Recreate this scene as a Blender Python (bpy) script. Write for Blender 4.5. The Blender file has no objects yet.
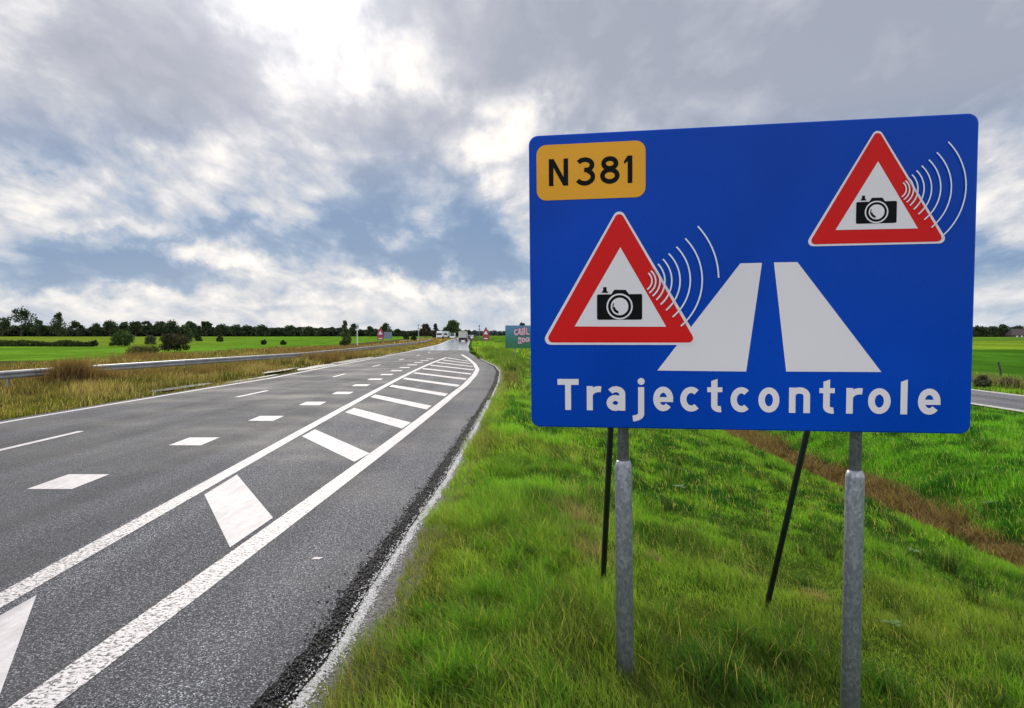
import bpy, bmesh, math, random
import numpy as np
from mathutils import Vector, Matrix, Euler

random.seed(7); rng = np.random.default_rng(11)
R = math.radians
S = bpy.context.scene
COL = S.collection

# ------------------------------------------------------------------ camera
F = 740.0; HC = 2.0; HOR = 333.5
PITCH = math.atan((354 - HOR) / F)
cam = bpy.data.cameras.new('camera'); cam_o = bpy.data.objects.new('camera', cam); COL.objects.link(cam_o)
cam.sensor_width = 36; cam.lens = 36 * F / 1024
cam.clip_start = 0.05; cam.clip_end = 6000
cam_o.location = (0, 0, HC); cam_o.rotation_euler = (R(90) - PITCH, 0, 0)
S.camera = cam_o

def ray(px, py):
    a = (px - 512) / F; b = (354 - py) / F
    return Vector((a, math.cos(PITCH) + b * math.sin(PITCH), -math.sin(PITCH) + b * math.cos(PITCH)))
def G(px, py, z=0.0):
    """point of the level z seen at a pixel of the photograph"""
    d = ray(px, py); t = (z - HC) / d.z
    return (d.x * t, d.y * t)
def XA(px, Y):                       # x of something at distance Y
    return (px - 512) / F * Y
def ZA(py, Y):
    d = ray(512, py); return HC + d.z / d.y * Y

# ------------------------------------------------------------------ sun + sky
SUN_EL, SUN_AZ = 26.0, -16.5
sun = bpy.data.lights.new('sun', 'SUN'); sun.energy = 3.0; sun.angle = R(6); sun.color = (1.0, 0.93, 0.82)
so = bpy.data.objects.new('sun', sun); COL.objects.link(so)
sd = Vector((math.sin(R(SUN_AZ)) * math.cos(R(SUN_EL)), math.cos(R(SUN_AZ)) * math.cos(R(SUN_EL)), math.sin(R(SUN_EL))))
so.rotation_euler = sd.to_track_quat('Z', 'Y').to_euler(); so.location = (0, 0, 50)

S.view_settings.view_transform = 'Standard'; S.view_settings.look = 'None'
S.view_settings.exposure = 0.0; S.view_settings.gamma = 1.0; S.view_settings.use_curve_mapping = False
S.cycles.max_bounces = 6; S.cycles.transparent_max_bounces = 8
try: S.cycles.use_denoising = True
except Exception: pass

class NT:
    """small helper for node trees"""
    def __init__(s, tree): s.t = tree; s.n = tree.nodes; s.l = tree.links
    def new(s, k, **kw):
        n = s.n.new(k)
        for a, v in kw.items(): setattr(n, a, v)
        return n
    def put(s, sock, v):
        if v is None: return
        if hasattr(v, 'is_linked') or hasattr(v, 'links'): s.l.new(v, sock)
        else: sock.default_value = v
    def m(s, op, a, b=None, c=None, clamp=False):
        n = s.new('ShaderNodeMath', operation=op); n.use_clamp = clamp
        for i, v in enumerate((a, b, c)): s.put(n.inputs[i], v) if v is not None else None
        return n.outputs[0]
    def vm(s, op, a, b=None):
        n = s.new('ShaderNodeVectorMath', operation=op)
        s.put(n.inputs[0], a)
        if b is not None: s.put(n.inputs[1], b)
        return n.outputs[0]
    def xyz(s, x, y, z=0.0):
        n = s.new('ShaderNodeCombineXYZ')
        for i, v in enumerate((x, y, z)): s.put(n.inputs[i], v)
        return n.outputs[0]
    def noise(s, vec, scale, detail=4, rough=.5, dist=0.0, out=0):
        n = s.new('ShaderNodeTexNoise'); s.put(n.inputs['Vector'], vec)
        n.inputs['Scale'].default_value = scale; n.inputs['Detail'].default_value = detail
        n.inputs['Roughness'].default_value = rough; n.inputs['Distortion'].default_value = dist
        return n.outputs[out]
    def ramp(s, f, stops, interp='LINEAR'):
        n = s.new('ShaderNodeValToRGB'); n.color_ramp.interpolation = interp
        e = n.color_ramp.elements
        while len(e) < len(stops): e.new(.5)
        for k, (p, c) in enumerate(stops):
            e[k].position = p
            if not hasattr(c, '__len__'): c = (c, c, c)
            e[k].color = (*c, 1)
        s.put(n.inputs[0], f); return n.outputs[0]
    def mix(s, f, a, b, mode='MIX'):
        n = s.new('ShaderNodeMix', data_type='RGBA', blend_type=mode)
        s.put(n.inputs[0], f)
        for k, v in ((6, a), (7, b)):
            if isinstance(v, tuple) and len(v) == 3: v = (*v, 1)
            s.put(n.inputs[k], v)
        return n.outputs[2]

world = bpy.data.worlds.new('World'); S.world = world; world.use_nodes = True
w = NT(world.node_tree); w.n.clear()
tc = w.new('ShaderNodeTexCoord'); D = tc.outputs['Generated']
sep = w.new('ShaderNodeSeparateXYZ'); w.l.new(D, sep.inputs[0]); dx, dy, dz = sep.outputs
sky = w.new('ShaderNodeTexSky', sky_type='NISHITA'); sky.sun_disc = False
sky.sun_elevation = R(SUN_EL); sky.sun_rotation = R(SUN_AZ) % (2 * math.pi)
# clouds: a layer seen in perspective (stretched towards the horizon), broken by large banks
zc = w.m('ADD', w.m('MULTIPLY', w.m('MAXIMUM', dz, 0.0), .9), 0.42)
P = w.xyz(w.m('DIVIDE', dx, zc), w.m('MULTIPLY', w.m('DIVIDE', dy, zc), 0.4), w.m('DIVIDE', w.m('MULTIPLY', dz, 1.55), zc))
wp = w.new('ShaderNodeTexNoise'); w.l.new(P, wp.inputs['Vector']); wp.inputs['Scale'].default_value = 2.2; wp.inputs['Detail'].default_value = 3
sc1 = w.new('ShaderNodeVectorMath', operation='SCALE'); w.l.new(w.vm('SUBTRACT', wp.outputs['Color'], (.5, .5, .5)), sc1.inputs[0]); sc1.inputs['Scale'].default_value = .16
Pw = w.vm('ADD', P, sc1.outputs[0])
n_big = w.noise(Pw, 2.6, 5, .5, .0)
n_mid = w.noise(w.vm('ADD', Pw, (7.3, 2.1, 0)), 6.5, 8, .60, .0)
n_fine = w.noise(w.vm('ADD', Pw, (1.3, 9.1, 2)), 17.0, 5, .62, .0)
yy = w.m('MAXIMUM', dy, 0.06)
wob = w.new('ShaderNodeTexNoise'); w.l.new(D, wob.inputs['Vector']); wob.inputs['Scale'].default_value = 7; wob.inputs['Detail'].default_value = 8
wob.inputs['Roughness'].default_value = .62
ws = w.new('ShaderNodeSeparateColor'); w.l.new(wob.outputs['Color'], ws.inputs[0])
A = w.m('ADD', w.m('DIVIDE', dx, yy), w.m('MULTIPLY', w.m('SUBTRACT', ws.outputs[0], .5), .26))
B = w.m('ADD', w.m('DIVIDE', dz, yy), w.m('MULTIPLY', w.m('SUBTRACT', ws.outputs[1], .5), .16))
def bank(px, py, rx, ry, amt):
    a, b = (px - 512) / F, (HOR - py) / F
    u = w.m('MULTIPLY', w.m('SUBTRACT', A, a), F / rx); v = w.m('MULTIPLY', w.m('SUBTRACT', B, b), F / ry)
    q = w.m('ADD', w.m('MULTIPLY', u, u), w.m('MULTIPLY', v, v))
    return w.m('MULTIPLY', w.m('EXPONENT', w.m('MULTIPLY', w.m('MULTIPLY', q, q), -0.6)), amt)
# centre, radii (as tangents of the view angle times F) and thickness of the cloud banks
BANKS = [(55, 262, 100, 30, -.33), (175, 276, 70, 15, -.2), (270, 232, 95, 20, -.2), (420, 210, 82, 46, -.30), (385, 128, 62, 26, -.22),
         (495, 252, 70, 18, -.24), (130, 85, 100, 48, -.13), (15, 130, 80, 50, -.17), (190, 110, 90, 28, -.12), (545, 45, 110, 70, -.16), (660, 60, 150, 80, -.17), (240, 60, 50, 25, -.10),
         (830, 60, 220, 100, -.18), (1000, 40, 120, 90, -.16), (200, 160, 70, 14, -.12), (1005, 262, 60, 16, -.12), (360, 262, 60, 12, -.12),
         (285, -15, 75, 40, .26), (325, 88, 70, 26, .10), (135, 132, 100, 16, .10), (40, 190, 70, 18, .16), (265, 160, 60, 18, .10),
         (400, 62, 70, 22, .16), (512, 150, 32, 60, .18), (225, 250, 50, 12, .20), (150, 305, 200, 8, .12), (395, 282, 60, 10, .16),
         (20, 40, 60, 30, .08), (500, 288, 120, 9, .12), (1005, 170, 50, 70, .12), (130, 226, 70, 8, .12), (440, 105, 90, 16, .14)]
acc = None
for bk in BANKS:
    g = bank(*bk); acc = g if acc is None else w.m('ADD', acc, g)
t = w.m('ADD', .62, acc)
t = w.m('ADD', t, w.m('MULTIPLY', w.m('SUBTRACT', n_big, .5), .55))
t = w.m('ADD', t, w.m('MULTIPLY', w.m('SUBTRACT', n_mid, .5), .70))
t = w.m('ADD', t, w.m('MULTIPLY', w.m('SUBTRACT', n_fine, .5), .26))
# puffs with darker creases between them
pf = w.noise(w.vm('ADD', Pw, (4.4, 6.1, 1.2)), 4.2, 5, .55, .0)
t = w.m('ADD', t, w.m('MULTIPLY', w.m('SUBTRACT', w.m('ABSOLUTE', w.m('SUBTRACT', pf, .5)), .07), 1.7))
t = w.m('ADD', w.m('MULTIPLY', w.m('SUBTRACT', t, .60), 1.55), .585)
cl = w.ramp(t, [(.05, (.16, .27, .46)), (.26, (.24, .35, .53)), (.44, (.42, .49, .62)), (.60, (.59, .61, .67)), (.75, (.78, .77, .79)), (.90, (.97, .92, .87)), (1, (1.06, 1.01, .95))])
clh = w.ramp(t, [(.05, (.37, .40, .48)), (.30, (.44, .46, .54)), (.50, (.52, .54, .60)), (.63, (.63, .64, .69)), (.78, (.78, .77, .79)), (.92, (.97, .92, .87)), (1, (1.06, 1.01, .95))])
hi = w.new('ShaderNodeMapRange', interpolation_type='SMOOTHSTEP'); w.l.new(dz, hi.inputs[0]); hi.inputs[1].default_value = .14; hi.inputs[2].default_value = .30
cl = w.mix(hi.outputs[0], cl, clh)
# low band of paler air
low = w.m('EXPONENT', w.m('MULTIPLY', w.m('MAXIMUM', dz, 0.0), -20.0))
cl = w.mix(w.m('MULTIPLY', low, .55), cl, (.60, .70, .80))
# clouds opposite the sun and overhead brightened as added fill light for the sign
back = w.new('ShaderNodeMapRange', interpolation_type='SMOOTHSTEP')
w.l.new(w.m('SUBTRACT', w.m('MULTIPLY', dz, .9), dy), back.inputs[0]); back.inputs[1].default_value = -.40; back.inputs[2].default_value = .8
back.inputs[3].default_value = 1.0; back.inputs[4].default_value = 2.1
glow_d = w.new('ShaderNodeVectorMath', operation='DOT_PRODUCT'); w.l.new(D, glow_d.inputs[0]); glow_d.inputs[1].default_value = sd
glow = w.m('POWER', w.m('MAXIMUM', glow_d.outputs['Value'], 0.0), 110.0)
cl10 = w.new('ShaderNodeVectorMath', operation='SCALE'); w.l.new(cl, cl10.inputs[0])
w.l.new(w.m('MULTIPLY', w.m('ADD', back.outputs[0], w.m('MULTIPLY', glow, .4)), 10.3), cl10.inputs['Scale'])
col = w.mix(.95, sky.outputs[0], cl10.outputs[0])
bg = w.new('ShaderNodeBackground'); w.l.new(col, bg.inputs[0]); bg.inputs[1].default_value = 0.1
world.cycles.sampling_method = 'MANUAL'; world.cycles.sample_map_resolution = 512
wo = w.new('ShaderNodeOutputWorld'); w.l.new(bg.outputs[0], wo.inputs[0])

# ------------------------------------------------------------------ object helpers
def tag(o, label=None, cat=None, group=None, kind=None):
    if label: o['label'] = label
    if cat: o['category'] = cat
    if group: o['group'] = group
    if kind: o['kind'] = kind
    return o
def empty(name, loc, label=None, cat=None, group=None, rz=0):
    o = bpy.data.objects.new(name, None); COL.objects.link(o); o.location = loc; o.rotation_euler = (0, 0, rz)
    o.empty_display_size = .2
    return tag(o, label, cat, group)
def mesh_obj(name, verts, faces, mat, parent=None, smooth=False, mats=None, fm=None):
    me = bpy.data.meshes.new(name); me.from_pydata([tuple(v) for v in verts], [], [tuple(f) for f in faces]); me.update()
    for m_ in (mats or [mat]): me.materials.append(m_)
    if fm is not None: me.polygons.foreach_set('material_index', fm)
    if smooth: me.polygons.foreach_set('use_smooth', [True] * len(me.polygons))
    o = bpy.data.objects.new(name, me); COL.objects.link(o)
    if parent: o.parent = parent
    return o
def fast_tris(name, V, T, mat, C=None, parent=None):
    V = np.asarray(V, np.float32); T = np.asarray(T, np.int32)
    me = bpy.data.meshes.new(name); me.vertices.add(len(V)); me.vertices.foreach_set('co', V.ravel())
    me.loops.add(T.size); me.loops.foreach_set('vertex_index', T.ravel())
    me.polygons.add(len(T)); me.polygons.foreach_set('loop_start', np.arange(0, T.size, 3, dtype=np.int32))
    me.polygons.foreach_set('loop_total', np.full(len(T), 3, np.int32))
    me.update(calc_edges=True); me.materials.append(mat)
    if C is not None:
        a = me.attributes.new('tint', 'FLOAT_COLOR', 'POINT')
        c4 = np.ones((len(V), 4), np.float32); c4[:, :3] = C; a.data.foreach_set('color', c4.ravel())
    o = bpy.data.objects.new(name, me); COL.objects.link(o)
    if parent: o.parent = parent
    return o
class MB:
    def __init__(s): s.v = []; s.f = []; s.mi = []
    def add(s, v, f, mi=0):
        b = len(s.v); s.v += [tuple(p) for p in v]; s.f += [tuple(b + i for i in q) for q in f]; s.mi += [mi] * len(f)
    def box(s, lo, hi, mi=0):
        x0, y0, z0 = lo; x1, y1, z1 = hi
        s.add([(x0,y0,z0),(x1,y0,z0),(x1,y1,z0),(x0,y1,z0),(x0,y0,z1),(x1,y0,z1),(x1,y1,z1),(x0,y1,z1)],
              [(0,3,2,1),(4,5,6,7),(0,1,5,4),(1,2,6,5),(2,3,7,6),(3,0,4,7)], mi)
    def tube(s, pts, rad, n=12, mi=0, caps=True):
        pts = [Vector(p) for p in pts]; rad = rad if hasattr(rad, '__len__') else [rad] * len(pts)
        rings = []
        up = Vector((0, 0, 1)); 
        d0 = (pts[-1] - pts[0]).normalized()
        side = d0.cross(Vector((1, 0, 0)) if abs(d0.x) < .8 else Vector((0, 1, 0))).normalized()
        vs = []; fs = []
        for i, p in enumerate(pts):
            d = (pts[min(i+1, len(pts)-1)] - pts[max(i-1, 0)]).normalized()
            if d.length < 1e-6: d = d0
            a = (side - d * side.dot(d)).normalized(); b = d.cross(a)
            for k in range(n):
                t_ = 2 * math.pi * k / n; vs.append(p + (a * math.cos(t_) + b * math.sin(t_)) * rad[i])
        for i in range(len(pts) - 1):
            for k in range(n):
                fs.append((i*n+k, i*n+(k+1) % n, (i+1)*n+(k+1) % n, (i+1)*n+k))
        if caps: fs.append(tuple(range(n))[::-1]); fs.append(tuple(range((len(pts)-1)*n, len(pts)*n)))
        s.add(vs, fs, mi)
    def build(s, name, mat, parent=None, smooth=False, mats=None):
        return mesh_obj(name, s.v, s.f, mat, parent, smooth, mats, s.mi if mats else None)

def vnoise(x, y, seed=0):
    xi = np.floor(x).astype(np.int64); yi = np.floor(y).astype(np.int64); fx = x - xi; fy = y - yi
    fx = fx*fx*(3-2*fx); fy = fy*fy*(3-2*fy)
    def h(a, b):
        k = (a * 374761393 + b * 668265263 + seed * 982451653) & 0x7fffffff
        k = ((k ^ (k >> 13)) * 1274126177) & 0x7fffffff
        return ((k ^ (k >> 16)) & 0xffff) / 65535.0
    return (h(xi, yi)*(1-fx)+h(xi+1, yi)*fx)*(1-fy)+(h(xi, yi+1)*(1-fx)+h(xi+1, yi+1)*fx)*fy
def fbm(x, y, seed=0, o=4):
    s_ = 0; a = .5; t_ = 0
    for k in range(o): s_ = s_ + a*vnoise(x*2**k, y*2**k, seed+k); t_ += a; a *= .5
    return s_ / t_

# ------------------------------------------------------------------ materials
def mat_new(name):
    m_ = bpy.data.materials.new(name); m_.use_nodes = True; n = NT(m_.node_tree)
    b = m_.node_tree.nodes['Principled BSDF']; return m_, n, b
def simple(name, c, rough=.6, metal=0.0, var=.12, scale=6.0, bump=0.0, bscale=60, coat=0.0):
    m_, n, b = mat_new(name)
    tcn = n.new('ShaderNodeTexCoord').outputs['Object']
    f = n.noise(tcn, scale, 5, .6)
    lo = tuple(v * (1 - var) for v in c); hi = tuple(min(1, v * (1 + var)) for v in c)
    n.l.new(n.ramp(f, [(.3, lo), (.7, hi)]), b.inputs['Base Color'])
    b.inputs['Roughness'].default_value = rough; b.inputs['Metallic'].default_value = metal
    if coat: b.inputs['Coat Weight'].default_value = coat
    if bump:
        bp = n.new('ShaderNodeBump'); bp.inputs['Strength'].default_value = bump; bp.inputs['Distance'].default_value = .01
        n.l.new(n.noise(tcn, bscale, 4, .6), bp.inputs['Height']); n.l.new(bp.outputs[0], b.inputs['Normal'])
    return m_
def pos(n): return n.new('ShaderNodeNewGeometry').outputs['Position']

def asphalt_mat(name, base, light, wet=False):
    m_, n, b = mat_new(name); p = pos(n)
    f1 = n.noise(p, 105, 3, .7); f2 = n.noise(p, 42, 3, .65); 
    vo = n.new('ShaderNodeTexVoronoi'); n.l.new(p, vo.inputs['Vector']); vo.inputs['Scale'].default_value = 115
    cellv = n.new('ShaderNodeSeparateColor'); n.l.new(vo.outputs['Color'], cellv.inputs[0])
    f = n.m('ADD', n.m('MULTIPLY', f1, .5), n.m('MULTIPLY', f2, .3)); f = n.m('ADD', f, n.m('MULTIPLY', cellv.outputs[0], .2)); b.inputs['Specular IOR Level'].default_value = .5 if wet else .22
    c = n.ramp(f, [(.38, tuple(v*.12 for v in base)), (.48, base), (.56, tuple(v*1.8 for v in base)), (.66, light)])
    # long worn wheel tracks and old patches
    st = n.noise(n.vm('MULTIPLY', p, (1.0, .035, 1)), 1.3, 3, .5)
    pt = n.noise(p, .35, 4, .6)
    k = n.ramp(n.m('ADD', n.m('MULTIPLY', st, .6), n.m('MULTIPLY', pt, .4)), [(.38, .62), (.5, .95), (.64, 1.45)])
    c = n.mix(1.0, c, k, 'MULTIPLY')
    n.l.new(c, b.inputs['Base Color'])
    if wet:
        b.inputs['Roughness'].default_value = .30; b.inputs['Coat Weight'].default_value = 1.0; b.inputs['Coat Roughness'].default_value = .12
        n.l.new(n.ramp(n.noise(n.vm('MULTIPLY', p, (1, .05, 1)), .5, 3), [(.4, .12), (.6, .24)]), b.inputs['Roughness'])
    else:
        n.l.new(n.ramp(pt, [(.35, .76), (.6, .92)]), b.inputs['Roughness'])
    bp = n.new('ShaderNodeBump'); bp.inputs['Strength'].default_value = .03 if wet else .9; bp.inputs['Distance'].default_value = .006
    n.l.new(f, bp.inputs['Height'])
    n.l.new(bp.outputs[0], b.inputs['Normal'])
    return m_
M_asph = asphalt_mat('asphalt', (.036, .038, .045), (.50, .50, .54))
M_asph_dark = asphalt_mat('asphalt_lane', (.034, .036, .042), (.30, .30, .33))
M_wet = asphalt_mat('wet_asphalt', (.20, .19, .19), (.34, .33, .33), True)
M_tar = asphalt_mat('fresh_tar', (.006, .006, .007), (.035, .035, .04)); M_tar.node_tree.nodes['Principled BSDF'].inputs['Specular IOR Level'].default_value = .06

def paint_mat(name, worn, c=(.56, .53, .53)):
    m_, n, b = mat_new(name); p = pos(n)
    f = n.noise(p, 34, 4, .65, .6) if worn else n.noise(p, 9, 4, .6)
    if worn:
        g = n.noise(n.vm('MULTIPLY', p, (1.0, 2.2, 1)), 22, 3, .6, .4)
        ff = n.m('ADD', n.m('MULTIPLY', f, .6), n.m('MULTIPLY', g, .4))
        n.l.new(n.mix(n.ramp(ff, [(.44, 0.0), (.50, 1.0)]), (.035, .035, .038), c), b.inputs['Base Color'])
        b.inputs['Roughness'].default_value = .6
        bp = n.new('ShaderNodeBump'); bp.inputs['Strength'].default_value = .8; bp.inputs['Distance'].default_value = .008
        n.l.new(ff, bp.inputs['Height']); n.l.new(bp.outputs[0], b.inputs['Normal'])
    else:
        g_ = n.noise(n.vm('MULTIPLY', p, (1, .12, 1)), 9, 4, .65); h_ = n.noise(p, 60, 3, .7); n.l.new(n.mix(n.ramp(h_, [(.30, .75), (.36, 0.0)]), n.mix(1.0, n.ramp(f, [(.25, tuple(v*.85 for v in c)), (.6, c)]), n.ramp(g_, [(.30, .72), (.55, 1.0)]), 'MULTIPLY'), (.06, .06, .065)), b.inputs['Base Color']); b.inputs['Roughness'].default_value = .7
    b.inputs['Specular IOR Level'].default_value = .2
    return m_
M_paint = paint_mat('road_paint', False)
M_paint_worn = paint_mat('profiled_road_paint', True)

def gravel_mat(name, c0, c1, scale=60):
    m_, n, b = mat_new(name); p = pos(n)
    f = n.noise(p, scale, 4, .7, .3)
    n.l.new(n.ramp(f, [(.38, tuple(v*.25 for v in c0)), (.47, c0), (.62, c1)]), b.inputs['Base Color']); b.inputs['Roughness'].default_value = .9
    bp = n.new('ShaderNodeBump'); bp.inputs['Strength'].default_value = 1; bp.inputs['Distance'].default_value = .015
    n.l.new(f, bp.inputs['Height']); n.l.new(bp.outputs[0], b.inputs['Normal'])
    return m_
M_chalk = gravel_mat('pale_grit', (.26, .255, .25), (.62, .61, .60), 45)
M_dirt = gravel_mat('grey_dirt', (.09, .085, .08), (.22, .21, .20), 55)
M_stone_w = simple('pale_stone', (.62, .61, .60), .85)
M_stone_d = simple('tar_stone', (.012, .012, .013), .6)

m_, n, b = mat_new('ground_turf')
at = n.new('ShaderNodeAttribute'); at.attribute_name = 'tint'
p = pos(n); f = n.noise(p, 9, 6, .7); f2 = n.noise(n.vm('MULTIPLY', p, (.5, .12, 1)), 1.1, 4, .6)
k = n.ramp(f, [(.3, .45), (.5, 1.0), (.7, 1.5)]); k2 = n.mix(1.0, n.ramp(f2, [(.3, .7), (.7, 1.25)]), n.ramp(n.noise(n.vm('MULTIPLY', p, (1, .35, 1)), .045, 4, .6), [(.35, .72), (.65, 1.22)]), 'MULTIPLY')
n.l.new(n.mix(1.0, n.mix(1.0, at.outputs['Color'], k, 'MULTIPLY'), k2, 'MULTIPLY'), b.inputs['Base Color'])
b.inputs['Roughness'].default_value = .95; b.inputs['Specular IOR Level'].default_value = 0.0
bp = n.new('ShaderNodeBump'); bp.inputs['Strength'].default_value = 1; bp.inputs['Distance'].default_value = .06
n.l.new(f, bp.inputs['Height']); n.l.new(bp.outputs[0], b.inputs['Normal'])
M_ground = m_

def leaf_mat(name, rough=.5, trans=.45, spec=.4):
    m_, n, b = mat_new(name)
    at = n.new('ShaderNodeAttribute'); at.attribute_name = 'tint'
    n.l.new(at.outputs['Color'], b.inputs['Base Color']); b.inputs['Roughness'].default_value = rough
    b.inputs['Specular IOR Level'].default_value = spec
    tr = n.new('ShaderNodeBsdfTranslucent')
    n.l.new(n.mix(1.0, at.outputs['Color'], (1.5, 1.6, .7), 'MULTIPLY'), tr.inputs[0])
    mx = n.new('ShaderNodeMixShader'); mx.inputs[0].default_value = trans
    n.l.new(b.outputs[0], mx.inputs[1]); n.l.new(tr.outputs[0], mx.inputs[2])
    n.l.new(mx.outputs[0], n.n['Material Output'].inputs[0])
    return m_
M_grass = leaf_mat('grass_blade', .55, .5, .25)
M_dry = leaf_mat('dry_grass', .8, .4, .1)
M_leaf = leaf_mat('tree_leaf', .7, .2, .2)
M_bark = simple('bark', (.09, .07, .05), .9, bump=.5, bscale=10)

def sign_mat(name, c, rough=.35, var=.05, streak=True):
    m_, n, b = mat_new(name)
    tcn = n.new('ShaderNodeTexCoord').outputs['Object']
    f = n.noise(tcn, 1.1, 1, .4, .4)
    n.l.new(n.ramp(f, [(.3, tuple(v*(1-var) for v in c)), (.7, tuple(v*(1+var) for v in c))]), b.inputs['Base Color'])
    n.l.new(n.ramp(n.noise(tcn, 3, 5, .6), [(.3, rough*.8), (.7, rough*1.25)]), b.inputs['Roughness'])
    b.inputs['Specular IOR Level'].default_value = .10
    # faint honeycomb relief of reflective sheeting
    vo = n.new('ShaderNodeTexVoronoi'); n.l.new(tcn, vo.inputs['Vector']); vo.inputs['Scale'].default_value = 260
    bp = n.new('ShaderNodeBump'); bp.inputs['Strength'].default_value = .05; bp.inputs['Distance'].default_value = .001
    n.l.new(vo.outputs[0], bp.inputs['Height'])
    # slight waviness of the sheet
    b2 = n.new('ShaderNodeBump'); b2.inputs['Strength'].default_value = .35; b2.inputs['Distance'].default_value = .02; n.l.new(n.noise(n.vm('MULTIPLY', tcn, (1.2, 1, .7)), 1.6, 2, .5), b2.inputs['Height'])
    n.l.new(b2.outputs[0], bp.inputs['Normal']); n.l.new(bp.outputs[0], b.inputs['Normal'])
    return m_
M_blue = sign_mat('blue_sheeting', (.0001, .050, .40), .28, .12)
M_white = sign_mat('white_sheeting', (.70, .66, .70), .45, .04)
M_red = sign_mat('red_sheeting', (.60, .012, .012), .35, .06)
M_yellow = sign_mat('yellow_sheeting', (.72, .34, .03), .45, .06)
M_black = sign_mat('black_print', (.003, .003, .004), .5, .05)
M_wave = sign_mat('pale_blue_print', (.66, .72, .80), .45, .05)
M_alu = simple('aluminium', (.42, .43, .45), .4, .7)

m_, n, b = mat_new('galvanised_steel')
tcn = n.new('ShaderNodeTexCoord').outputs['Object']
vo = n.new('ShaderNodeTexVoronoi'); n.l.new(n.vm('MULTIPLY', tcn, (1, 1, .6)), vo.inputs['Vector']); vo.inputs['Scale'].default_value = 75
sc_ = n.new('ShaderNodeSeparateColor'); n.l.new(vo.outputs['Color'], sc_.inputs[0])
ff = n.m('ADD', n.m('MULTIPLY', sc_.outputs[0], .45), n.m('MULTIPLY', n.noise(tcn, 14, 5, .65), .55))
n.l.new(n.ramp(ff, [(.2, (.17, .185, .21)), (.5, (.24, .255, .28)), (.8, (.38, .39, .42))]), b.inputs['Base Color'])
b.inputs['Metallic'].default_value = .45; n.l.new(n.ramp(ff, [(.3, .55), (.7, .42)]), b.inputs['Roughness'])
M_galv = m_
M_darkpost = simple('dark_coated_steel', (.018, .026, .022), .45, .2, var=.3)

# ------------------------------------------------------------------ road geometry from the survey of the photograph
def poly(pxs, z=0.0): return np.array([G(a, c, z) for a, c in pxs])
RE = poly([(250,760),(293,700),(337,643.5),(358.7,604),(384.8,565),(410.9,526),(441.3,482.6),(467.4,439),(487,404),(497.6,382),(499.4,371.5),(494.8,366),(480.8,359.5),(470.7,352.5),(468.2,347),(469.6,343),(470.3,340.5),(470.2,338),(473,336.2)])
LL = poly([(19.5,419.7),(200,389.6),(272,378),(330,366.5),(390,355.4),(410,351.3),(440,344.3),(449,340.3),(456.5,338),(465.5,336.2)])
LL = np.vstack([[LL[0,0]+.5, -12], LL]); RE = np.vstack([[RE[0,0]-.1, -12], RE])
LL[1:, 0] += 0
GL = poly([(0,600),(70,560),(204,488.5),(250,461),(306.5,428),(361,398.5),(400,378.5),(420.2,368),(435.7,361.5),(446.6,357.5)])
GR = poly([(31,708),(136,630),(300,512),(400,437),(421.8,418.6),(437,407),(451,396.5),(465.3,385),(474.6,375),(477.4,369.6),(474.6,364),(468.4,358.7),(461.5,354.5)])
GL = np.vstack([[GL[0,0]+.55*(GL[0,0]-GL[1,0])*0+.1, 2.0], GL]); GR = np.vstack([[GR[0,0]-.05, 2.0], GR])
GL[0,0] = GL[1,0] + .05
def smooth(Q, lo, hi, deg):
    m_ = (Q[:, 1] >= lo) & (Q[:, 1] <= hi); pf = np.polyfit(Q[m_, 1], Q[m_, 0], deg); yv = np.linspace(lo, hi, 50)
    a_ = np.stack([np.polyval(pf, yv), yv], 1); return np.vstack([a_, Q[Q[:, 1] > hi + 1.5]])
GL = smooth(GL[1:], GL[1, 1], 62, 4); GL = np.vstack([[GL[0, 0]+.05, 2.0], GL])
GR = smooth(GR[1:], GR[1, 1], 24, 2); GR = np.vstack([[GR[0, 0]-.03, 2.0], GR])
def fx(P_): return lambda y: np.interp(y, P_[:, 1], P_[:, 0])
fRE, fLL, fGL, fGR = fx(RE), fx(LL), fx(GL), fx(GR)
YS = np.unique(np.concatenate([np.arange(-12, 40, .5), np.arange(40, 100, 2), np.arange(100, 330, 8), np.arange(340, 540, 20)]))
def drift(y): return np.interp(y, [60, 110, 200, 330, 900], [0, -1.5, -7, -17, -60])

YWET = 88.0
def jag(y, s, amp): return (fbm(np.asarray(y)*3.1, np.asarray(y)*0+s, s, 4) - .5) * amp + (fbm(np.asarray(y)*14., np.asarray(y)*0+s, s+5, 3) - .5) * .055
def strip(name, fa, fb, z, mat, y0, y1, step=None, parent=None, nx=1):
    ys = [y for y in YS if y0 < y < y1]; ys = [y0] + ys + [y1]
    if step:
        ys = list(np.arange(y0, 2.5, .5)) + list(np.arange(2.5, min(y1, 30), step)) + [y for y in ys if y > min(y1, 30)]
    ys = np.array(ys); a = np.array([fa(y) for y in ys]).ravel(); b_ = np.array([fb(y) for y in ys]).ravel()
    vs = []; fs = []
    for i, y in enumerate(ys):
        for k in range(nx + 1): vs.append((a[i] + (b_[i]-a[i])*k/nx, y, z))
    for i in range(len(ys)-1):
        for k in range(nx):
            q = i*(nx+1)+k; fs.append((q, q+1, q+nx+2, q+nx+1))
    return mesh_obj(name, vs, fs, mat, parent)
fL0 = lambda y: fLL(y) - .32
road = empty('road', (0, 0, 0)); tag(road, kind='structure')
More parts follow.
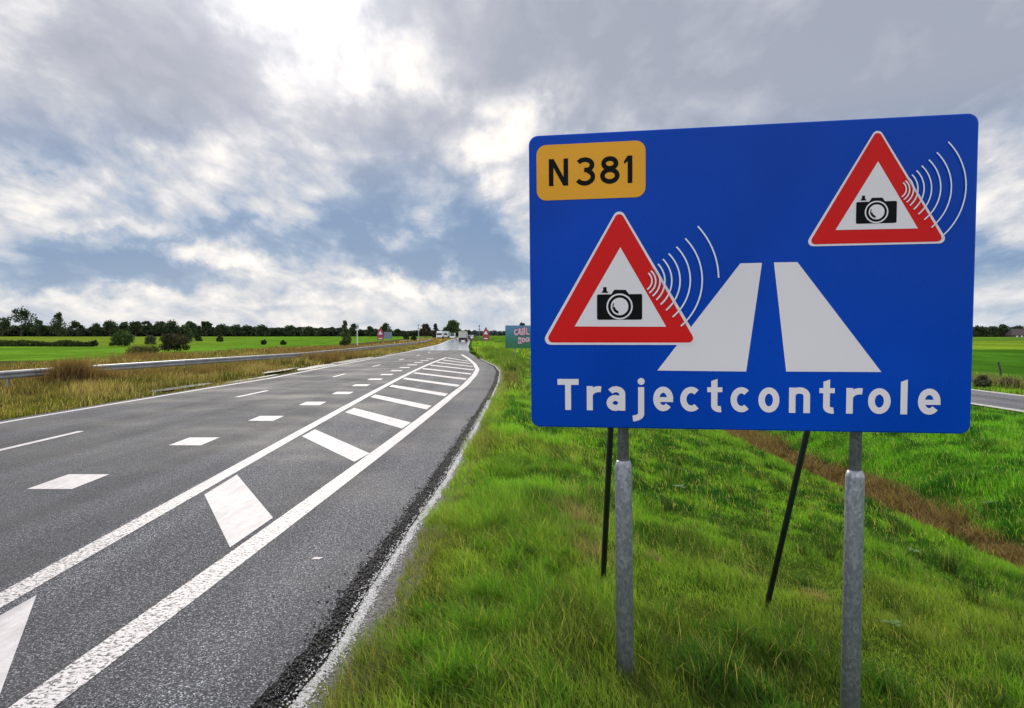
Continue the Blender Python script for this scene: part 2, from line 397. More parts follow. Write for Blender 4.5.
# two surfaces: the older lane asphalt and the coarser gore/lay-by asphalt (butted), then wet asphalt far off
fM = lambda y: fGL(y) - .16
strip('lane_surface', fL0, fM, 0, M_asph_dark, -12, YWET, parent=road)
strip('slip_surface', fM, lambda y: fRE(y) - .17 + jag(y, 3, .10), 0, M_asph, -12, 60, .04, parent=road)
strip('slip_surface', fM, lambda y: fRE(y) - .1, 0, M_asph, 60, YWET, parent=road)
strip('tar_edge', lambda y: fRE(y) - .17 + jag(y, 3, .10), lambda y: fRE(y) + jag(y, 5, .05), 0, M_tar, -12, 60, .04, parent=road)
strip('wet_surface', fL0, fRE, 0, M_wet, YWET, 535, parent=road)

MK = .004
def band(name, f, wdt, y0, y1, mat=M_paint): return strip(name, lambda y: f(y)-wdt/2, lambda y: f(y)+wdt/2, MK, mat, y0, y1, parent=road)
band('edge_line', fLL, .15, 2, 535)
band('gore_line', fGL, .21, 2.0, 9.5, M_paint_worn); band('gore_line', fGL, .21, 9.5, 61.5)
# the outer gore line bends round: swept with its own normals
def sweep(name, pts, wdt, mat):
    pts = [Vector((a, c, 0)) for a, c in pts]; vs = []; fs = []
    for i, p_ in enumerate(pts):
        d = (pts[min(i+1, len(pts)-1)] - pts[max(i-1, 0)]).normalized(); nn = Vector((d.y, -d.x, 0))
        vs += [p_ - nn*wdt/2 + Vector((0,0,MK)), p_ + nn*wdt/2 + Vector((0,0,MK))]
    for i in range(len(pts)-1): fs.append((2*i, 2*i+1, 2*i+3, 2*i+2))
    return mesh_obj(name, vs, fs, mat, road)
yy_ = [y for y in np.concatenate([np.arange(2, 12, .5), np.arange(12, 60, 1.0), np.arange(60, GR[-1,1], 2)])]
sweep('gore_line', [(fGR(y), y) for y in yy_ if y <= 12], .24, M_paint_worn)
sweep('gore_line', [(fGR(y), y) for y in yy_ if y >= 11.5 and True][1:], .24, M_paint)
# hatch stripes
def quad(name, pts, mat=M_paint, z=MK): 
    return mesh_obj(name, [(a, c, z) for a, c in pts], [tuple(range(len(pts)))], mat, road)
g1 = [G(*q) for q in ((204.3,494.8),(237,474.8),(273,518),(230,547.8))]
quad('hatch_stripe', g1)
quad('hatch_stripe', [G(*q) for q in ((302,436.5),(315,429.5),(369.6,453.5),(354.3,462))])
quad('hatch_stripe', [G(*q) for q in ((345,412.3),(354,408),(411,422.6),(402,428.7))])
for k in range(-1, 12):
    if k in (0, 1, 2): continue
    yl = 9.85 + 4.62*k; yr = 7.45 + 4.15*k; h_ = .5
    if k == -1: quad('hatch_stripe', [G(36.6, 595.5), (fGL(4.6)+.2, 4.75), (fGL(3.2)+.2, 3.2), (fGR(2.4)-.2, 2.3), G(-2, 700)])
    else:
        xl0, xl1, xr0, xr1 = fGL(yl-h_)+.2, fGL(yl+h_)+.2, fGR(yr-h_)-.2, fGR(yr+h_)-.2
        if xr0 - xl0 < .4: continue
        quad('hatch_stripe', [(xl0, yl-h_), (xr0, yr-h_), (xr1, yr+h_), (xl1, yl+h_)])
# block marks between the lanes and the gore, and thin lane dashes
for k in range(-2, 14):
    y0 = 9.45 + 3.72*k
    def bx_(y): return min(-5.93 + .025*(y-9.5), float(fGL(y)) - .95)
    quad('block_mark', [(bx_(y0)-.30, y0), (bx_(y0)+.28, y0), (bx_(y0)+.22, y0+1.0), (bx_(y0)-.36, y0+1.0)])
for k in range(-1, 24):
    y0 = 12.4 + 10.8*k
    def dxx(y): return fLL(y) + 2.58
    quad('lane_dash', [(dxx(y0)-.07, y0), (dxx(y0)+.07, y0), (dxx(y0+2.7)+.07, y0+2.7), (dxx(y0+2.7)-.07, y0+2.7)])
c = G(317, 558.5); quad('paint_fleck', [(c[0]-.045, c[1]-.03), (c[0]+.03, c[1]-.035), (c[0]+.05, c[1]+.03), (c[0]-.03, c[1]+.03)])

# ------------------------------------------------------------------ terrain
def zterr(x, y):
    x = np.asarray(x, float); y = np.asarray(y, float)
    u = x - drift(y); re, ll = fRE(y), fLL(y) - .32
    pr = np.interp(u, [.1, .7, 2.1, 4.5, 6.2, 6.7, 7.2, 8.6, 11, 14, 400], [-.05, -.13, -.33, -.62, -.95, -1.22, -1.15, -.46, -.27, -.25, -.35])
    tr = np.clip((x - re) / np.maximum(.6, .1 - (re - drift(y)) + .5), 0, 1)
    zr = -.012 + (np.minimum(pr, -.012) + .012) * tr
    d = ll - x
    zl = np.interp(d, [0, .6, 2, 8, 12, 40, 200], [-.012, -.05, -.10, -.12, -.3, -.5, -.55])
    inside = (x > ll) & (x < re)
    z = np.where(x >= re, zr, zl)
    bumps = (fbm(x*1.7, y*1.7, 5, 3) - .5) * .10 * np.clip(np.where(x > re, x - re - .7, d - 1.5) / 1.5, 0, 1)
    z = z + np.where(inside, 0, bumps)
    pud = np.exp(-((x - (fLL(y) - 1.3)) / 1.0)**2) * np.clip((y-24)/4, 0, 1) * np.clip((66-y)/6, 0, 1)
    z = np.where(inside, -.05, z - .10 * np.where(x < ll, pud, 0))
    return z
xs = np.unique(np.concatenate([np.arange(-16, -9, .4), np.arange(-9, -1.6, 1.5), np.arange(-1.6, 10, .16), np.arange(10, 24, .6), np.arange(24, 80, 4),
      np.arange(-60, -16, 1.2), [-2500, -1200, -700, -400, -250, -180, -140, -100, -80, 90, 110, 140, 200, 300, 450, 700, 1200, 2500]]))
ys_ = np.unique(np.concatenate([np.arange(-14, 14, .2), np.arange(14, 40, .5), np.arange(40, 160, 1.6), np.arange(160, 400, 8), [-200, -60, -30, 450, 520, 600, 700, 900, 1300, 2000, 4500]]))
XX, YY = np.meshgrid(xs, ys_)
ZZ = zterr(XX, YY)
nxn, nyn = len(xs), len(ys_)
I = (np.arange(nyn-1)[:, None]*nxn + np.arange(nxn-1)[None, :]).ravel()
T = np.concatenate([np.stack([I, I+1, I+nxn+1], 1), np.stack([I, I+nxn+1, I+nxn], 1)])
def ground_col(x, y):
    x = np.asarray(x, float); y = np.asarray(y, float); u = x - drift(y)
    C = np.zeros(x.shape + (3,)); re, ll = fRE(y), fLL(y) - .32
    def put(mask, c): C[mask] = c
    put(x >= re, (.055, .10, .013))
    put((u > 6.5) & (u < 7.5), (.10, .062, .03))
    put((u >= 7.5) & (u < 14.5) & (x > re), (.07, .17, .014))
    put((u >= 17.5) & (u < 23) & (x > re), (.17, .23, .02))
    put((u >= 23) & (x > re), (.05, .14, .012))
    put((x > re) & (u > 23) & (y > 105) & (y < 150), (.16, .25, .02)); put((x > re) & (u > 23) & (y >= 150) & (y < 230), (.14, .22, .02))
    put((x > re) & (u > 20) & (y >= 230), (.09, .17, .02))
    d = ll - x
    put((x < ll), (.075, .075, .022)); put((x < ll) & (d > 8), (.085, .065, .03)); put((x < ll) & (d > 20) , (.08, .085, .025))
    put((x < ll) & (d > 22) & (y > 66), (.10, .205, .018)); put((x < ll) & (d > 22) & (y > 146) & (x < -.40*y), (.14, .195, .022))
    return C
TC = ground_col(XX, YY)
ground = fast_tris('ground', np.stack([XX, YY, ZZ], 2).reshape(-1, 3), T, M_ground, TC.reshape(-1, 3)); tag(ground, kind='structure')
for p_ in ground.data.polygons: pass
ground.data.polygons.foreach_set('use_smooth', np.ones(len(ground.data.polygons), bool))

def drape(name, fa, fb, y0, y1, mat, dz_=.004, nx=2, step=.15):
    ys = np.concatenate([np.arange(y0, min(30, y1), step), np.arange(min(30, y1), y1, 1.0)]); vs = []; fs = []
    for y in ys:
        a, b_ = float(fa(y)), float(fb(y))
        for k in range(nx+1):
            x = a + (b_-a)*k/nx; vs.append((x, y, float(zterr(x, y)) + dz_ + .004))
    for i in range(len(ys)-1):
        for k in range(nx):
            q = i*(nx+1)+k; fs.append((q, q+1, q+nx+2, q+nx+1))
    return mesh_obj(name, vs, fs, mat)
tag(drape('grit_verge', lambda y: fRE(y)-.03, lambda y: fRE(y)+.075+jag(y, 8, .10), -4, 60, M_chalk, .006), kind='structure')
tag(drape('dirt_verge', lambda y: fRE(y)+.06, lambda y: fRE(y)+.36+jag(y, 9, .16), -4, 60, M_dirt, .001), kind='structure')

# service road right of the ditch
def path(name, pa, pb, y0, y1, z, mat, kerb=True):
    ys = np.arange(y0, y1, 4.0); vs = []; fs = []
    for y in ys: vs += [(pa+drift(y), y, z), (pb+drift(y), y, z)]
    for i in range(len(ys)-1): fs.append((2*i, 2*i+1, 2*i+3, 2*i+2))
    return tag(mesh_obj(name, vs, fs, mat), kind='structure')
M_path = asphalt_mat('path_asphalt', (.10, .10, .11), (.30, .30, .32))
M_edge = gravel_mat('path_edge', (.40, .38, .34), (.60, .58, .52), 30)
path('path', 14.6, 17.9, -10, 200, -.20, M_path)
path('path_border', 14.3, 14.62, -10, 200, -.196, M_edge); path('path_border', 17.88, 18.2, -10, 200, -.196, M_edge)

# puddles along the far edge of the carriageway
m_, n, b = mat_new('water'); b.inputs['Base Color'].default_value = (.03, .03, .025, 1); b.inputs['Roughness'].default_value = .17
b.inputs['Specular IOR Level'].default_value = .7
bp = n.new('ShaderNodeBump'); bp.inputs['Strength'].default_value = .25; n.l.new(n.noise(pos(n), 3, 3), bp.inputs['Height']); n.l.new(bp.outputs[0], b.inputs['Normal'])
M_water = m_
def puddle(y0, y1, off, wid, z, seed):
    ys = np.arange(y0, y1, .4); vs = []; fs = []
    for y in ys:
        e = math.sin(math.pi * (y-y0)/(y1-y0+1e-6))**.5; c_ = float(fLL(y)) - off
        a = wid*e*(.6 + .9*float(fbm(y*.6, seed, seed)))
        vs += [(c_ - a, y, z), (c_ + a*.55, y, z)]
    for i in range(len(ys)-1): fs.append((2*i, 2*i+1, 2*i+3, 2*i+2))
    return vs, fs
for (a, b_, o_, wd, z_, sd_) in ((40, 50, .62, .55, .004, 1), (48.5, 63, .66, .7, .004, 3), (38, 45, 1.9, .35, -.05, 4), (26, 31, 1.6, .4, -.06, 7), (30, 37, .8, .22, -.03, 8), (64, 78, .65, .5, .003, 9)):
    v_, f_ = puddle(a, b_, o_, wd, z_, sd_)
    tag(mesh_obj('puddle', v_, f_, M_water), kind='structure')

# ------------------------------------------------------------------ big blue sign
SM = Matrix.Translation((.118376, 4.5, 1.433034)) @ Euler((.036622, -.0049385, 0)).to_matrix().to_4x4()
SM = Matrix.Translation((.118376, 4.5, 1.433034)) @ (Matrix.Rotation(-.17427549, 4, 'Z') @ Matrix.Rotation(.03662193, 4, 'X') @ Matrix.Rotation(-.00493854, 4, 'Y'))
SW, SH = 2.4507, 1.7423
SMi = SM.inverted()
def sg(px, py):
    o = SMi @ Vector((0, 0, HC)); d = SMi.to_3x3() @ ray(px, py); t_ = -o.y / d.y
    return (o.x + d.x*t_, o.z + d.z*t_)
big = empty('traffic_sign', (1.35, 4.35, -.2), 'large blue road sign with N381 badge and Trajectcontrole lettering on two steel posts', 'road sign')
holder = Matrix.Translation((1.35, 4.35, -.2)).inverted()
def on_sign(o):                      # meshes are drawn in sign-plane coordinates (u, -out, v)
    o.matrix_world = SM; o.parent = big; o.matrix_parent_inverse = holder; return o
def child_of(o, par):
    mw = o.matrix_world.copy(); o.parent = par; o.matrix_parent_inverse = par.matrix_basis.inverted() if par.parent is None else SM.inverted(); return o

def rrect(u0, v0, u1, v1, r, n_=8):
    out = []
    for cx, cy, a0 in ((u1-r, v1-r, 0), (u0+r, v1-r, 90), (u0+r, v0+r, 180), (u1-r, v0+r, 270)):
        for k in range(n_+1):
            a = R(a0 + 90*k/n_); out.append((cx + r*math.cos(a), cy + r*math.sin(a)))
    return out
def plate(name, pts, out, mat, thick=0.0, mats=None, parent=None):
    """flat sheet (or slab when thick) in the sign plane, facing the road"""
    nn = len(pts); vs = [(u, -out, v) for u, v in pts]; fs = [tuple(range(nn))]
    if thick:
        vs += [(u, -out+thick, v) for u, v in pts]; fs.append(tuple(range(nn, 2*nn))[::-1])
        fs += [((i+1) % nn, i, i+nn, (i+1) % nn + nn) for i in range(nn)]
    return mesh_obj(name, vs, fs, mat)
# panel with a slightly turned-back rim
pan = MB()
outer = rrect(0, 0, SW, SH, .055); inner = rrect(.006, .006, SW-.006, SH-.006, .050)
N_ = len(outer)
vs = [(u, 0, v) for u, v in inner] + [(u, .004, v) for u, v in outer] + [(u, .030, v) for u, v in outer] + [(u, .030, v) for u, v in inner]
fs = [tuple(range(N_))] + [tuple(range(3*N_, 4*N_))[::-1]]
for r_ in range(3): fs += [(r_*N_+(i+1) % N_, r_*N_+i, (r_+1)*N_+i, (r_+1)*N_+(i+1) % N_) for i in range(N_)]
panel = on_sign(mesh_obj('panel', vs, fs, None, mats=[M_blue, M_alu], fm=[0, 1] + [0]*N_ + [1]*(2*N_)))

def deco(name, pts, lay, mat, par=None):
    o = plate(name, pts, lay*.0012, mat); o.matrix_world = SM
    if par is None: par = panel
    o.parent = par; o.matrix_world = SM
    return o
bpy.context.view_layer.update()
def attach(o, par):
    o.parent = par; o.matrix_parent_inverse = Matrix.Identity(4); o.matrix_basis = Matrix.Identity(4); return o
def sub(name, vs, fs, mat, par, **k): return attach(mesh_obj(name, vs, fs, mat, **k), par)
def flat(name, pts, lay, mat, par):
    return sub(name, [(u, -lay*.0012, v) for u, v in pts], [tuple(range(len(pts)))], mat, par)
class Ink:
    """several flat shapes in the sign plane, each a hair further out than the last"""
    def __init__(s, lay): s.v = []; s.f = []; s.k = lay*.0012
    def poly(s, pts):
        b = len(s.v); s.v += [(u, -s.k, v) for u, v in pts]; s.f.append(tuple(range(b, b+len(pts)))); s.k += .00006
    def ribbon(s, pts, wd, closed=False):
        pts = [Vector((a, c)) for a, c in pts]; n_ = len(pts); b = len(s.v)
        for i, p_ in enumerate(pts):
            if closed: d0 = p_ - pts[i-1]; d1 = pts[(i+1) % n_] - p_
            else: d0 = p_ - pts[max(i-1, 0)]; d1 = pts[min(i+1, n_-1)] - p_
            if d0.length < 1e-9: d0 = d1
            if d1.length < 1e-9: d1 = d0
            d0 = d0.normalized(); d1 = d1.normalized(); t_ = (d0+d1).normalized(); nn = Vector((-t_.y, t_.x))
            q = wd/2/max(.5, t_.dot(d1))
            for sg_ in (1, -1): e = p_ + nn*q*sg_; s.v.append((e.x, -s.k, e.y))
        for i in range(n_ if closed else n_-1):
            j = (i+1) % n_; s.f.append((b+2*i, b+2*i+1, b+2*j+1, b+2*j))
        s.k += .00006
    def make(s, name, mat, par): return sub(name, s.v, s.f, mat, par)
def arc(cx, cy, rx, ry, a0, a1, n_=18):
    return [(cx + rx*math.cos(R(a0+(a1-a0)*k/n_)), cy + ry*math.sin(R(a0+(a1-a0)*k/n_))) for k in range(n_+1)]
# white carriageway symbol
flat('road_symbol', [sg(740.3,263.4), sg(762,262.8), sg(746.2,371.5), sg(657.3,370.5)], 1, M_white, panel)
flat('road_symbol', [sg(773.9,262.4), sg(797.4,262.1), sg(881.3,372), sg(786.1,371.5)], 1, M_white, panel)

# warning triangle: drawn once in its own unit frame (base corners of the outer border), placed twice
bl, br_ = sg(545.6, 344.7), sg(696.0, 344.9)
def toU(px, py):
    u, v = sg(px, py); L_ = br_[0]-bl[0]; return ((u-bl[0])/L_, (v-bl[1])/L_)
def rtri(x0, x1, y0, ap, r):
    """rounded triangle with given outer extents; ap apex height"""
    P_ = [Vector((x0, y0)), Vector((x1, y0)), Vector(((x0+x1)/2, ap))]; out = []
    for i in range(3):
        p0, p1, p2 = P_[i-1], P_[i], P_[(i+1) % 3]
        a = (p0-p1).normalized(); b = (p2-p1).normalized(); half = a.angle(b)/2; dd = r/math.tan(half); bis = (a+b).normalized(); cc = p1 + bis*(r/math.sin(half))
        s0 = p1 + a*dd; s1 = p1 + b*dd
        a0 = math.atan2(s0.y-cc.y, s0.x-cc.x); a1 = math.atan2(s1.y-cc.y, s1.x-cc.x)
        while a1 < a0: a1 += 2*math.pi
        if a1-a0 > math.pi: a1 -= 2*math.pi
        out += [(cc.x+r*math.cos(a0+(a1-a0)*k/6), cc.y+r*math.sin(a0+(a1-a0)*k/6)) for k in range(7)]
    return out
ax, ay = toU(620.3, 212.9)
def circ3(p, q, r_):
    ax_, ay_ = p; bx, by = q; cx, cy = r_
    d = 2*(ax_*(by-cy)+bx*(cy-ay_)+cx*(ay_-by))
    ux = ((ax_**2+ay_**2)*(by-cy)+(bx**2+by**2)*(cy-ay_)+(cx**2+cy**2)*(ay_-by))/d
    uy = ((ax_**2+ay_**2)*(cx-bx)+(bx**2+by**2)*(ax_-cx)+(cx**2+cy**2)*(bx-ax_))/d
    rr = math.hypot(ax_-ux, ay_-uy); a0 = math.degrees(math.atan2(ay_-uy, ax_-ux)); a1 = math.degrees(math.atan2(cy-uy, cx-ux))
    if a0 < a1: a0 += 360
    return arc(ux, uy, rr, rr, a0, a1, 24)
W3 = [((697.6,225.8),(718.4,281),(692.0,337)), ((685.1,238),(702.0,276),(680.8,325.6)), ((676.3,246.4),(690.2,280),(672.6,316.4)), ((668.5,253.2),(680.0,280),(665.9,309.8)),
      ((662.9,258.8),(671.7,280.5),(660.6,304)), ((658,263.6),(664.9,281),(656.3,299.4)), ((654.2,267.4),(660,281),(652.5,295.6)), ((650.8,270.5),(655.7,281),(649.3,292.4)), ((648.3,272.8),(651.9,281),(647.1,289.1))]
def triangle(bl_, br__, cut=False, lab=''):
    L_ = br__[0]-bl_[0]; sl = (br__[1]-bl_[1])
    T_ = lambda pts: [(bl_[0]+u*L_, bl_[1]+v*L_ + sl*u) for u, v in pts]
    top = 1.05*ay
    tri = flat('warning_triangle', T_(rtri(-.034, 1.034, 0, ay*1.058, .040)), 2, M_white, panel); tri['label'] = lab
    x0, x1 = .0255, .9745
    flat('red_border', T_(rtri(x0-.028, x1+.028, .0155, ay*1.028, .030)), 3, M_red, tri)
    p0, p1, p2 = toU(574.8, 326.3), toU(666.2, 326.3), toU(620.3, 247)
    flat('inner_field', T_([p0, p1, p2]), 4, M_white, tri)
    ink = Ink(5)
    b0, b1 = toU(597.1, 319.6), toU(642.2, 293.6)
    ink.poly(T_(rrect(b0[0], b0[1], b1[0], b1[1], .011, 4)))
    ink.poly(T_([toU(611, 294.4), toU(629.4, 294.4), toU(625.8, 289.5), toU(614.4, 289.5)]))
    ink.poly(T_([toU(601.3, 292.6), toU(608.5, 292.6), toU(606.6, 290.2), toU(606.6, 286.9), toU(603.2, 286.9), toU(603.2, 290.2)]))
    cam_i = ink.make('camera_symbol', M_black, tri)
    cc = toU(619.6, 306.2); q = 1/148.0*.985
    for nm, r0, mat in (('lens_ring', 13.1, M_white), ('lens_ring', 11.5, M_black), ('lens_ring', 8.7, M_white)):
        pass
    ik = Ink(6); ik.poly(T_(arc(cc[0], cc[1], 13.1*q, 13.1*q, 0, 345, 23))); 
    ik2 = Ink(6.6); ik2.poly(T_(arc(cc[0], cc[1], 11.5*q, 11.5*q, 0, 345, 23)))
    ik3 = Ink(7.2); ik3.poly(T_(arc(cc[0], cc[1], 8.8*q, 8.8*q, 0, 345, 23)))
    ik4 = Ink(7.8); ik4.ribbon(T_(arc(cc[0], cc[1], 6.6*q, 6.6*q, 150, 262, 12)), 1.1*q*L_)
    ik4.ribbon(T_(arc(cc[0], cc[1], 5.6*q, 5.6*q, 185, 258, 12)), 2.0*q*L_)
    v = ik.v + ik3.v; n0 = len(ik.v); f = ik.f + [tuple(i+n0 for i in t_) for t_ in ik3.f]
    sub('lens_ring', v, f, M_white, tri)
    v = ik2.v + ik4.v; n0 = len(ik2.v); f = ik2.f + [tuple(i+n0 for i in t_) for t_ in ik4.f]
    sub('lens_shade', v, f, M_black, tri)
    for wi, w3 in enumerate(W3):
        if cut and wi == 0:
            cpts = circ3(*[toU(*p_) for p_ in w3]); ikw = Ink(9); ikw.ribbon(T_(cpts[:12]), .0098*L_); ikw.make('signal_wave', M_wave, tri); continue
        ikw = Ink(9); ikw.ribbon(T_(circ3(*[toU(*p_) for p_ in w3])), .0098*L_); ikw.make('signal_wave', M_wave, tri)
    return tri
triangle(bl, br_, True, lab='larger red warning triangle with camera')
triangle(sg(808.6, 246.4), sg(944.0, 243.4), lab='smaller red warning triangle with camera')

# route badge
b0, b1 = sg(536.9, 200.9), sg(645.6, 141.3)
bv0 = sg(591, 198.9)[1]; bv1 = sg(591, 142.9)[1]
badge = flat('route_badge', rrect(b0[0], bv0, b1[0], bv1, .058), 2, M_yellow, panel)
def G_N(wd, w_): return [('l', [(w_/2, 0), (w_/2, 1)]), ('l', [(wd-w_/2, 0), (wd-w_/2, 1)]), ('p', [(0, 1), (w_*1.08, 1), (wd, 0), (wd-w_*1.08, 0)])]
def G_3(wd, w_):
    r1 = .285-w_/2; r2 = .30-w_/2+.0; cx = wd*.46
    up = arc(cx, 1-w_/2-r1+.01, wd*.5-w_/2, r1, 150, -68, 20); dn = arc(cx, w_/2+r2-.01, wd*.54-w_/2, r2+.02, 68, -152, 20)
    return [('l', up), ('l', dn), ('l', [(cx-.02, .545), (cx+.14, .545)])]
def G_8(wd, w_):
    cx = wd/2
    return [('c', arc(cx, 1-.255, wd*.44-w_/2, .255-w_/2+.01, 0, 345, 23)), ('c', arc(cx, .30, wd*.5-w_/2, .30-w_/2, 0, 345, 23))]
def G_1(wd, w_): return [('l', [(wd-w_/2, 0), (wd-w_/2, 1)]), ('p', [(wd-w_, 1.0), (0, .80), (0, .70), (wd-w_, .80)])]
def G_T(wd, w_): return [('l', [(0, 1-w_/2), (wd, 1-w_/2)]), ('l', [(wd/2, 0), (wd/2, 1-w_/2)])]
def G_r(wd, w_):
    return [('l', [(w_/2, 0), (w_/2, XH)]), ('l', arc(wd*.86, XH-w_/2-.20, wd*.86-w_*.55, .20, 172, 78, 12))]
def G_a(wd, w_):
    cx = wd*.5
    return [('l', [(wd-w_/2, 0), (wd-w_/2, XH-.30)] + arc(cx, XH-.25, wd-w_/2-cx, .25-w_/2, 0, 150, 14)),
            ('c', arc(wd*.47, .245, wd*.47-w_/2, .245-w_*.45, 0, 345, 23))]
def G_j(wd, w_):
    xs_ = wd-w_/2
    return [('l', [(xs_, XH-.02), (xs_, -.09)] + arc(xs_-.30, -.09, .30, .155, -8, -82, 8)), ('d', (xs_, .935, .11))]
def G_e(wd, w_):
    h_ = XH/2
    return [('l', arc(wd/2, h_, wd/2-w_/2, h_-w_/2, 2, 318, 30)), ('l2', [(w_*.6, h_-.02), (wd-w_*.02, h_-.02)])]
def G_c(wd, w_): h_ = XH/2; return [('l', arc(wd/2+.03, h_, wd/2-w_/2+.03, h_-w_/2, 48, 312, 26))]
def G_o(wd, w_): h_ = XH/2; return [('c', arc(wd/2, h_, wd/2-w_/2, h_-w_/2, 0, 345, 23))]
def G_n(wd, w_):
    ry = .26-w_/2
    return [('l', [(w_/2, 0), (w_/2, XH)]), ('l', arc(wd/2, XH-w_/2-ry+.01, wd/2-w_/2, ry, 175, 0, 14) + [(wd-w_/2, 0)])]
def G_t(wd, w_):
    xs_ = wd*.46
    return [('l', [(xs_, .86), (xs_, .20)] + arc(xs_+.17, .20, .17, .20-w_/2+.01, 190, 282, 10)), ('l2', [(0, XH-.085), (wd*.98, XH-.085)]),
            ('p', [(xs_-w_/2, .86), (xs_+w_/2, .86), (xs_+w_/2, 1.03), (xs_-w_/2, .96)])]
def G_l(wd, w_): return [('p', [(wd/2-w_/2, 0), (wd/2+w_/2, 0), (wd/2+w_/2, 1.04), (wd/2-w_/2, .97)])]
XH = .775
def letter(shape, u0, u1, vb, cap, w_, lay, mat, par, name='letter'):
    wd = (u1-u0)/cap; ink = Ink(lay)
    for g in shape(wd, w_):
        tr_ = lambda pts: [(u0 + a*cap, vb + c_*cap) for a, c_ in pts]
        if g[0] == 'l': ink.ribbon(tr_(g[1]), w_*cap)
        elif g[0] == 'l2': ink.ribbon(tr_(g[1]), w_*cap*.8)
        elif g[0] == 'c': ink.ribbon(tr_(g[1]), w_*cap, True)
        elif g[0] == 'p': ink.poly(tr_(g[1]))
        elif g[0] == 'd': x, y, r_ = g[1]; ink.poly(tr_(arc(x, y, r_, r_, 0, 345, 23)))
    return ink.make(name, mat, par)
nb = sg(558, 185.9)[1]; nt = sg(558, 158.9)[1]
for sh_, a, c_ in ((G_N, 548.9, 568.2), (G_3, 576, 595.2), (G_8, 600.1, 619.6), (G_1, 624.0, 632.4)):
    letter(sh_, sg(a, 172)[0], sg(c_, 172)[0], nb, nt-nb, .172, 3, M_black, badge)
tb = sg(568, 409.9)[1]; tt = sg(568, 378.9)[1]
for sh_, a, c_ in ((G_T, 557.6, 578.7), (G_r, 586.8, 601.2), (G_a, 606.6, 625.3), (G_j, 632, 644.2), (G_e, 653.2, 673.2), (G_c, 680.2, 700.2), (G_t, 707.2, 722.6),
                   (G_c, 730.5, 750.2), (G_o, 758.3, 779.4), (G_n, 788.9, 810), (G_t, 819.2, 834.9), (G_r, 846.1, 862.3), (G_o, 867.9, 890.6), (G_l, 899.8, 907.9), (G_e, 917.8, 940.5)):
    yb = 409.9 + (a-557.6)/382.7*6.0
    letter(sh_, sg(a, yb-15)[0], sg(c_, yb-15)[0], tb, tt-tb, .19, 2, M_white, panel)

# posts, clamps, struts (world coordinates, then parented)
def wpart(mb, name, mat, par=None, smooth=True, mats=None):
    o = mb.build(name, mat, None, smooth, mats); o.parent = big; o.matrix_parent_inverse = holder; return o
# horizontal extrusions behind the panel
for v in (.32, 1.42):
    rl = MB(); p0 = SM @ Vector((.08, .052, v)); p1 = SM @ Vector((SW-.08, .052, v)); rl.tube([p0, p1], .02, 4); wpart(rl, 'rail', M_alu, smooth=False)
for (pxt, yt, pxb, yb, zb, coll) in ((623.0, 434, 626.8, 686, -.15, 461), (857.5, 434, 854.0, 720, -.40, 471)):
    # foot from the photograph, top follows the panel's back
    dep = None
    u_ = sg(pxt, 400)[0]
    topb = SM @ Vector((u_, .125, .25)); topb.x = XA(pxt, topb.y); u_ = (SMi @ topb).x; lean = (XA(pxt, topb.y) - XA(pxb, topb.y))
    ft = Vector((XA(pxb, topb.y + .02), topb.y + .02, zb - .25))
    dirv = (topb - ft).normalized(); 
    hz = lambda z: ft + dirv * ((z - ft.z)/dirv.z)
    zc_ = HC + ray(pxt, coll).z/ray(pxt, coll).y*topb.y
    topz = (SM @ Vector((u_, .1, SH-.06))).z
    po = MB(); po.tube([hz(zc_-.02), hz(topz)], .0345, 20)
    wpart(po, 'post', M_galv)
    lo = MB(); lo.tube([ft, hz(zc_-.035), hz(zc_-.028), hz(zc_), hz(zc_+.004)], [.054, .053, .052, .042, .036], 24)
    lo_o = wpart(lo, 'post_sleeve', M_galv)
    for v in (.32, 1.42):
        q = SM @ Vector((u_, .07, v)); cl_ = MB(); cl_.box((q.x-.045, q.y-.02, q.z-.022), (q.x+.045, q.y+.10, q.z+.022)); wpart(cl_, 'clamp', M_galv, smooth=False)
for (bx, by, dyp, txp, tyq, zt) in ((603, 585, -.12, 611, 428, None), (766.5, 610, -.30, 808, 432, None)):
    x, y = G(bx, by, dyp - .02); foot = Vector((x, y, dyp))
    # the strut's line passes the pixel under the panel's lower edge at this depth
    Yt = y - .70 if bx < 700 else y - .66
    mid = Vector((XA(txp, Yt), Yt, ZA(tyq, Yt)))
    d = (mid - foot).normalized(); base = foot - d*.35
    k = (4.62 if bx < 700 else 4.30) ; tt_ = (k - foot.y)/d.y
    top = foot + d*min(tt_, 3.05/d.z)
    st = MB(); st.tube([base, top], .024 if bx > 700 else .0235, 14); wpart(st, 'strut', M_darkpost)
    bk_ = MB(); bk_.box((top.x-.03, top.y-.10, top.z-.04), (top.x+.03, top.y+.03, top.z+.03)); wpart(bk_, 'strut_bracket', M_galv, smooth=False)


